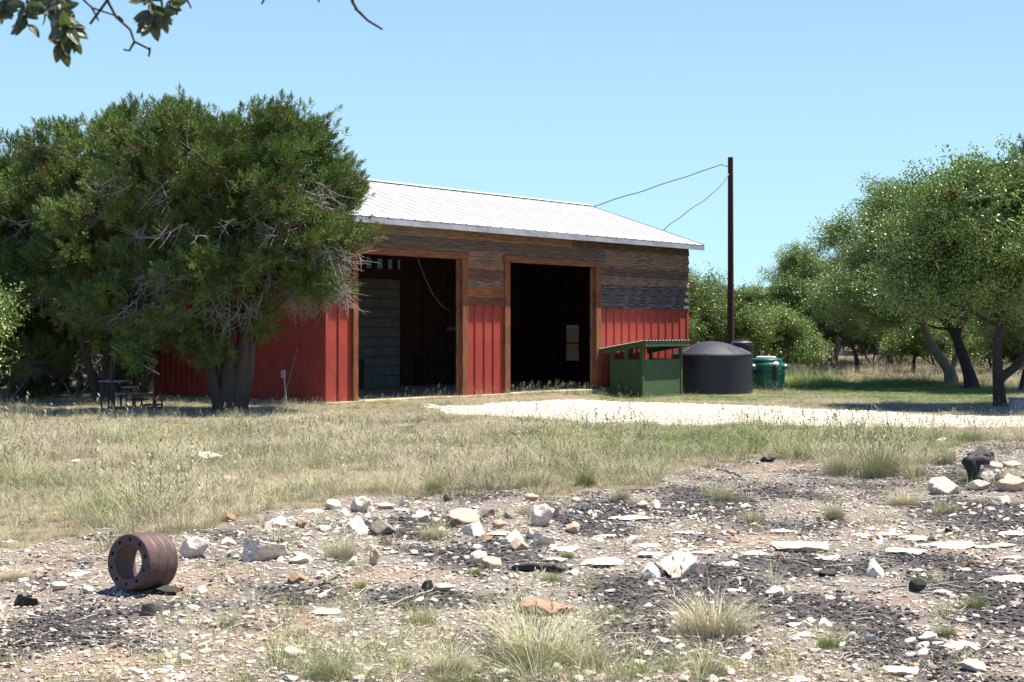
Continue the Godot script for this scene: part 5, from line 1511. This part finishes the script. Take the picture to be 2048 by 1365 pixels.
func make_grass(barn: Node3D):
	rng.seed = 91
	var kinds := [tuft(46, 0.22, 0.1, 0.8, 0.005, 0.6), tuft(44, 0.4, 0.09, 0.8, 0.0045, 0.9, 2), tuft(60, 0.13, 0.15, 0.8, 0.0055, 0.4), tuft(24, 0.3, 0.07, 0.6, 0.004, 0.7, 2), tuft(50, 0.16, 0.22, 1.5, 0.0045, 1.0)]
	var sets := []
	for k in kinds.size():
		sets.append(Scatter.new())
	var straw := Color(0.5, 0.455, 0.335)
	var green := Color(0.22, 0.26, 0.1)
	var grey := Color(0.3, 0.265, 0.22)
	var area := [[13.0, 36.0, -80.0, 2130.0, 30000], [36.0, 78.0, 1330.0, 2150.0, 11000], [30.0, 47.0, -80.0, 640.0, 5500], [34.0, 52.0, 1200.0, 2130.0, 12000]]
	for a in area:
		for i in a[4]:
			var d := sqrt(lerpf(a[0] * a[0], a[1] * a[1], rng.randf()))
			var x := (rnd(a[2], a[3]) - 1024.0) / FOCAL * d
			var z := -d
			if d < 25.0 and is_bare(x, z) and rng.randf() > 0.05:
				continue
			if d < 48.0 and (keep_clear(x, z, barn) or (is_drive(x, z) and rng.randf() > 0.03)):
				continue
			var lush := clampf(in_patches(lush_spots, x, z) * 0.9 + na.get_noise_2d(x * 14.0, z * 14.0) * 0.7 + 0.3, 0.0, 1.0)
			if d > 50.0:
				lush *= 0.3
			var col := straw.lerp(grey, clampf(nb.get_noise_2d(x * 12.0, z * 12.0) * 1.4 + 0.25, 0, 1)).lerp(green, clampf(lush + rnd(-0.3, 0.35), 0, 1))
			if d > 31.0 and d < 56.0:
				col = col.lerp(Color(0.16, 0.25, 0.055), clampf(in_patches(lush_spots, x, z) * 1.6, 0.0, 0.9))
			col = col * rnd(0.8, 1.15)
			var pick := rng.randi() % 10
			var kind := 0 if pick < 3 else (1 if pick < 5 else (2 if pick < 7 else (3 if pick < 8 else 4)))
			if lush > 0.55 and d > 34.0:
				kind = 2 if pick < 7 else 0
			var size := rnd(0.5, 0.95) * (1.0 if d < 30.0 else 0.85) * (1.0 if d < 48.0 else 1.8) * (0.5 + 0.85 * clampf(nb.get_noise_2d(x * 16.0 + 90.0, z * 16.0) * 1.3 + 0.4, 0.0, 1.0)) * (1.15 if d < 23.0 else 1.0)
			size *= lerpf(1.0, 0.55, smoothstep(22.0, 29.0, d)) if d < 44.0 else 1.0
			sets[kind].add(turned(Vector3(x, land(x, z), z), size, 0.2), col)
	# sprawling grass and weeds in the near ground
	for i in 520:
		var px := 980.0 + rng.randfn() * 330.0
		var py := 1372.0 - absf(rng.randfn()) * 75.0
		if i % 4 == 0:
			px = rnd(-20, 2070)
			py = rnd(1080, 1375)
		var p := spot(px, py)
		if charred(p.x, p.z) > 0.5 and rng.randf() < 0.8:
			continue
		sets[[0, 4, 2, 2, 1][i % 5]].add(turned(p, rnd(0.4, 0.85), 0.25), straw.lerp(Color(0.17, 0.23, 0.06), clampf(rng.randf() * 1.2, 0, 1)))
	# seed grass along the barn's front
	for i in 520:
		var u := rnd(0.2, 15.2)
		if nb.get_noise_1d(u * 60.0) < rnd(-0.25, 0.3):
			continue
		var p := barn.transform * Vector3(u, 0, 0.14 + absf(rng.randfn()) * 0.55)
		if u > 0.9 and u < 3.2 and rng.randf() < 0.6:
			continue
		sets[3 if i % 3 else 0].add(turned(Vector3(p.x, land(p.x, p.z), p.z), rnd(0.3, 1.0), 0.35), straw.lerp(green, rnd(0.2, 0.9)) * 0.85)
	for k in kinds.size():
		var o := spread(self, "meadow_grass", sets[k], kinds[k], M.grass)
		tag(o, ["short pale meadow grass around the barn", "long arching straw grass of the meadow", "dense low green grass of the meadow", "tall seeding grass stems of the meadow", "flattened dry grass matting the meadow"][k], "grass")
	# clumps one can tell apart on the burnt patch
	var big := [tuft(170, 0.42, 0.12, 0.55, 0.005, 0.6, 10), tuft(200, 0.34, 0.16, 0.85, 0.005, 0.8, 4), tuft(120, 0.26, 0.1, 0.6, 0.005, 0.4)]
	var n := 0
	for r in [
			[680, 1118, 80, 0, 0.35, "tall pale grass clump in front of the big pale boulder"], [868, 1078, 42, 1, 0.65, "round green-grey grass tuft below the middle of the ridge"], [1062, 1318, 150, 1, 0.15, "large dry straw clump in front of the red slab"], [1430, 1268, 120, 1, 0.12, "large dry clump with drooping blades, lower centre right"], [1444, 1000, 46, 2, 0.4, "small grey-green tuft right of the long low slab"], [1502, 1046, 46, 2, 0.6, "green tuft left of the largest flat slab"], [1665, 1042, 60, 0, 0.6, "green tuft above the largest flat slab"], [1812, 1012, 52, 1, 0.15, "dry greyish tuft in the ash near the overhanging rock"], [1893, 1028, 42, 2, 0.55, "yellow-green tuft under the bright overhanging rock"], [1742, 955, 120, 0, 0.45, "tallest grass clump at the back edge of the burnt ground"], [1690, 950, 90, 0, 0.35, "tall pale clump left of the tallest grass clump"], [1892, 930, 66, 0, 0.35, "tall clump between the grass edge and the charred log end"], [648, 1362, 90, 0, 0.65, "wide green clump at the bottom edge, left of centre"], [1662, 1296, 42, 2, 0.9, "bright green tuft among ash and white stones, lower right"], [1420, 1352, 60, 2, 0.75, "green clump in the dry leaves at the bottom"], [842, 1250, 60, 2, 0.6, "green tuft below the long pale stick"], [1190, 1342, 80, 0, 0.5, "green and straw clump beside the large dry clump"], [30, 1160, 48, 1, 0.05, "dry brown tuft on red soil at the left edge"], [450, 1255, 40, 2, 0.85, "green weed left of the thin grey stick"], [1955, 1215, 40, 2, 1.0, "bright green tuft on black ash at the right"], [1895, 1272, 36, 2, 0.95, "bright green tuft by the long grey stick"], [1050, 1030, 36, 2, 0.25, "thin grey tuft among the ridge rocks"], [720, 1178, 30, 2, 0.9, "small green weed below the left grass clump"], [585, 1275, 40, 2, 0.35, "thin dry tuft above the white bottom stone"], [900, 1345, 70, 1, 0.45, "sprawling straw tuft at the bottom centre"], [1245, 1000, 44, 0, 0.3, "pale clump at the back of the ridge rocks"], [1132, 1118, 26, 2, 1.1, "yellow-green weed beside the flat white stone"], [1105, 1165, 34, 2, 0.8, "green weed just below the charred log"], [955, 1152, 30, 2, 0.75, "green weed below the split rock"], [1185, 1312, 30, 2, 0.8, "small green sprout right of the large dry clump"], [872, 985, 60, 0, 0.6, "green clump at the meadow's edge above the ridge"], [1168, 972, 70, 0, 0.55, "upright green clump at the meadow's edge above the craggy rock"], [1060, 975, 60, 0, 0.25, "straw clump at the meadow's edge behind the craggy rock"]]:
		n += 1
		rng.seed = 900 + n
		var p := spot(r[0], r[1])
		var m := -p.z / FOCAL
		var sc := Scatter.new()
		var mesh: ArrayMesh = big[r[3]]
		var scale: float = r[2] * m / [0.5, 0.34, 0.28][r[3]]
		var o := thing("grass_clump", r[5], "grass clump", p)
		for q in 5:
			var off := Vector3(rng.randfn(), 0, rng.randfn()) * 0.07 * scale if q else Vector3.ZERO
			var col := straw.lerp(Color(0.15, 0.2, 0.05), clampf(r[4] + rnd(-0.25, 0.2), 0, 1)) * rnd(0.9, 1.1)
			sc.add(turned(off, scale * (1.0 if q == 0 else rnd(0.55, 0.85)), 0.15), col)
		spread(o, "blades", sc, mesh, M.grass)

func make_litter():
	rng.seed = 313
	var low := icosphere(1)
	var pebble := rock_mesh(low, 301, 7, 0.08)
	var cinder := rock_mesh(low, 302, 9, 0.15)
	rng.seed = 314
	var pebbles := Scatter.new()
	var cinders := Scatter.new()
	var leaves := Scatter.new()
	var twigs := Scatter.new()
	var gravel := Scatter.new()
	for i in 150000:
		var d := sqrt(lerpf(7.4 * 7.4, 24.0 * 24.0, pow(rng.randf(), 1.25)))
		var x := (rnd(-60, 2110) - 1024.0) / FOCAL * d
		var z := -d
		if not is_bare(x, z):
			continue
		var y := land(x, z)
		var black := charred(x, z)
		var clump := nb.get_noise_2d(x * 30.0 + 200.0, z * 30.0) * 0.5 + 0.5
		if rng.randf() < black * 1.15:
			var sz := 0.005 + 0.016 * pow(rng.randf(), 3.0)
			var tone := 0.012 + 0.1 * pow(rng.randf(), 3.0)
			cinders.add(Transform3D(Basis(ball(), rnd(0, TAU)).scaled(Vector3(1, 0.6, 1) * sz * 2.0), Vector3(x, y + sz * 0.3, z)), Color(tone, tone, tone * 1.08))
		elif rng.randf() < 0.35 + clump * 0.5:
			var sz := 0.004 + 0.017 * pow(rng.randf(), 4.0)
			var tone := rng.randf()
			var col := Color(0.52, 0.47, 0.4).lerp(Color(0.33, 0.26, 0.21), tone)
			pebbles.add(Transform3D(Basis(ball(), rnd(0, TAU)).scaled(Vector3(1.1, 0.6, 1) * sz * 2.0), Vector3(x, y + sz * 0.25, z)), col)
		if rng.randf() < 0.28 * smoothstep(13.0, 8.5, d) * 0.6 + 0.02:
			var col := Color(0.3, 0.2, 0.12).lerp(Color(0.5, 0.42, 0.31), rng.randf())
			leaves.add(Transform3D(Basis(ball(), rnd(0, 0.9)) * Basis(Vector3.UP, rnd(0, TAU)).scaled(Vector3.ONE * rnd(0.35, 0.8)), Vector3(x, y + 0.008, z)), col)
		if rng.randf() < 0.022:
			var tone := rnd(0.2, 0.5)
			twigs.add(Transform3D(Basis(Vector3.UP, rnd(0, TAU)) * Basis(Vector3(0, 0, 1), rnd(-0.12, 0.2)).scaled_local(Vector3(rnd(0.4, 1.4), 1, 1)), Vector3(x, y + 0.01, z)), Color(tone, tone * 0.93, tone * 0.85))
	for i in 30000:
		var d := sqrt(lerpf(24.0 * 24.0, 36.0 * 36.0, rng.randf()))
		var x := (rnd(840, 2110) - 1024.0) / FOCAL * d
		if is_drive(x, -d):
			var sz := 0.008 + 0.02 * pow(rng.randf(), 2.0)
			gravel.add(Transform3D(Basis(ball(), rnd(0, TAU)).scaled(Vector3(1, 0.7, 1) * sz * 2.0), Vector3(x, land(x, -d) + sz * 0.3, -d)), Color(0.74, 0.68, 0.58) * rnd(0.75, 1.05))
	var rubble := Scatter.new()
	for i in 2200:
		var px := rnd(500, 2080)
		var py := 1008.0 + absf(rng.randfn()) * 55.0 + (30.0 if px < 700 else 0.0)
		if rng.randf() < 0.45:
			px = rnd(-20, 2080)
			py = rnd(1060, 1365)
		var p := spot(px, py)
		if is_bare(p.x, p.z):
			var sz := 0.02 + 0.065 * pow(rng.randf(), 2.6)
			rubble.add(Transform3D(Basis(Vector3.UP, rnd(0, TAU)) * Basis(ball(), 0.3).scaled_local(Vector3(1.15, rnd(0.35, 0.75), rnd(0.7, 1.0)) * sz), p + Vector3(0, sz * 0.1, 0)), Color(0.6, 0.55, 0.48).lerp(Color(0.34, 0.28, 0.23), pow(rng.randf(), 1.2)))
	var lump := rock_mesh(icosphere(2), 320, 10, 0.12)
	var ls := Shape.new()
	leaf_quad(ls, Vector3(-0.024, 0, 0), Vector3(1, 0.18, 0).normalized(), Vector3(0, 0.35, 1).normalized(), 0.05, 0.026)
	ls.tri(Vector3(-0.002, 0.004, -0.012), Vector3(0.026, 0.012, 0), Vector3(0.0, 0.014, -0.004))
	var ts := Shape.new()
	ts.tube([Vector3(-0.09, 0, 0), Vector3(-0.02, 0.006, 0.008), Vector3(0.05, 0.002, -0.004), Vector3(0.1, 0.004, 0.006)], [0.003, 0.0034, 0.003, 0.0015], 4)
	for r in [["rubble", rubble, lump, "small pale limestone rubble strewn along the stone ridge"], ["pebbles", pebbles, pebble, "tan and white pebbles strewn over the burnt ground"], ["cinders", cinders, cinder, "black charcoal cinders lying in patches on the ground"], ["leaf_litter", leaves, ls.mesh(), "dry brown oak leaves littering the foreground"], ["twig_litter", twigs, ts.mesh(true), "thin grey twigs littering the burnt ground"], ["gravel", gravel, pebble, "white crushed limestone gravel of the drive"]]:
		tag(spread(self, r[0], r[1], r[2], M.bits), r[3], "litter" if r[0] != "gravel" else "gravel")

func _ready():
	var cam := Camera3D.new()
	cam.name = "camera"
	cam.fov = rad_to_deg(2.0 * atan(1365.0 / 2.0 / FOCAL))
	cam.near = 0.1
	cam.far = 4000.0
	add_child(cam)
	cam.position = Vector3(0, EYE, 0)
	cam.rotation.x = -atan((682.5 - ROW) / FOCAL)
	cam.current = true
	var lens := CameraAttributesPhysical.new()
	lens.frustum_focal_length = 12.0 * FOCAL / 682.5
	lens.frustum_focus_distance = 18.0
	lens.frustum_far = 4000.0
	lens.frustum_near = 0.1
	lens.exposure_aperture = 11.0
	cam.attributes = lens
	var env := Environment.new()
	var sky := ProceduralSkyMaterial.new()
	sky.sky_top_color = lin(0.018, 0.068, 0.29)
	sky.sky_horizon_color = lin(0.265, 0.425, 0.475)
	sky.sky_curve = 0.28
	sky.ground_bottom_color = lin(0.2, 0.17, 0.13)
	sky.ground_horizon_color = lin(0.3, 0.27, 0.22)
	sky.sun_angle_max = 3.0
	env.background_mode = Environment.BG_SKY
	env.sky = Sky.new()
	env.sky.sky_material = sky
	env.tonemap_mode = Environment.TONE_MAPPER_LINEAR
	env.tonemap_exposure = 2.5
	env.sdfgi_enabled = true
	env.ssao_enabled = true
	env.ssil_enabled = true
	var world := WorldEnvironment.new()
	world.name = "environment"
	world.environment = env
	add_child(world)
	var sun := DirectionalLight3D.new()
	sun.name = "sun"
	sun.light_energy = 1.6
	sun.light_color = Color(1.0, 0.955, 0.88)
	sun.light_angular_distance = 0.5
	sun.shadow_enabled = true
	add_child(sun)
	sun.look_at_from_position(Vector3.ZERO, -Vector3(0.325, 0.94, -0.1057))
	na.seed = 3
	na.frequency = 0.02
	na.fractal_octaves = 3
	nb.seed = 8
	nb.frequency = 0.03
	nb.fractal_octaves = 4
	make_materials()
	print("materials ", Time.get_ticks_msec())
	make_zones()
	make_ground()
	print("ground ", Time.get_ticks_msec())
	var barn := make_barn()
	make_barn_contents(barn)
	make_shed(barn)
	make_tanks()
	make_pole(barn)
	make_yard_things(barn)
	make_drum()
	print("buildings ", Time.get_ticks_msec())
	make_trees()
	make_near_branch()
	print("trees ", Time.get_ticks_msec())
	make_rocks()
	print("rocks ", Time.get_ticks_msec())
	make_grass(barn)
	print("grass ", Time.get_ticks_msec())
	make_litter()
	print("litter ", Time.get_ticks_msec())
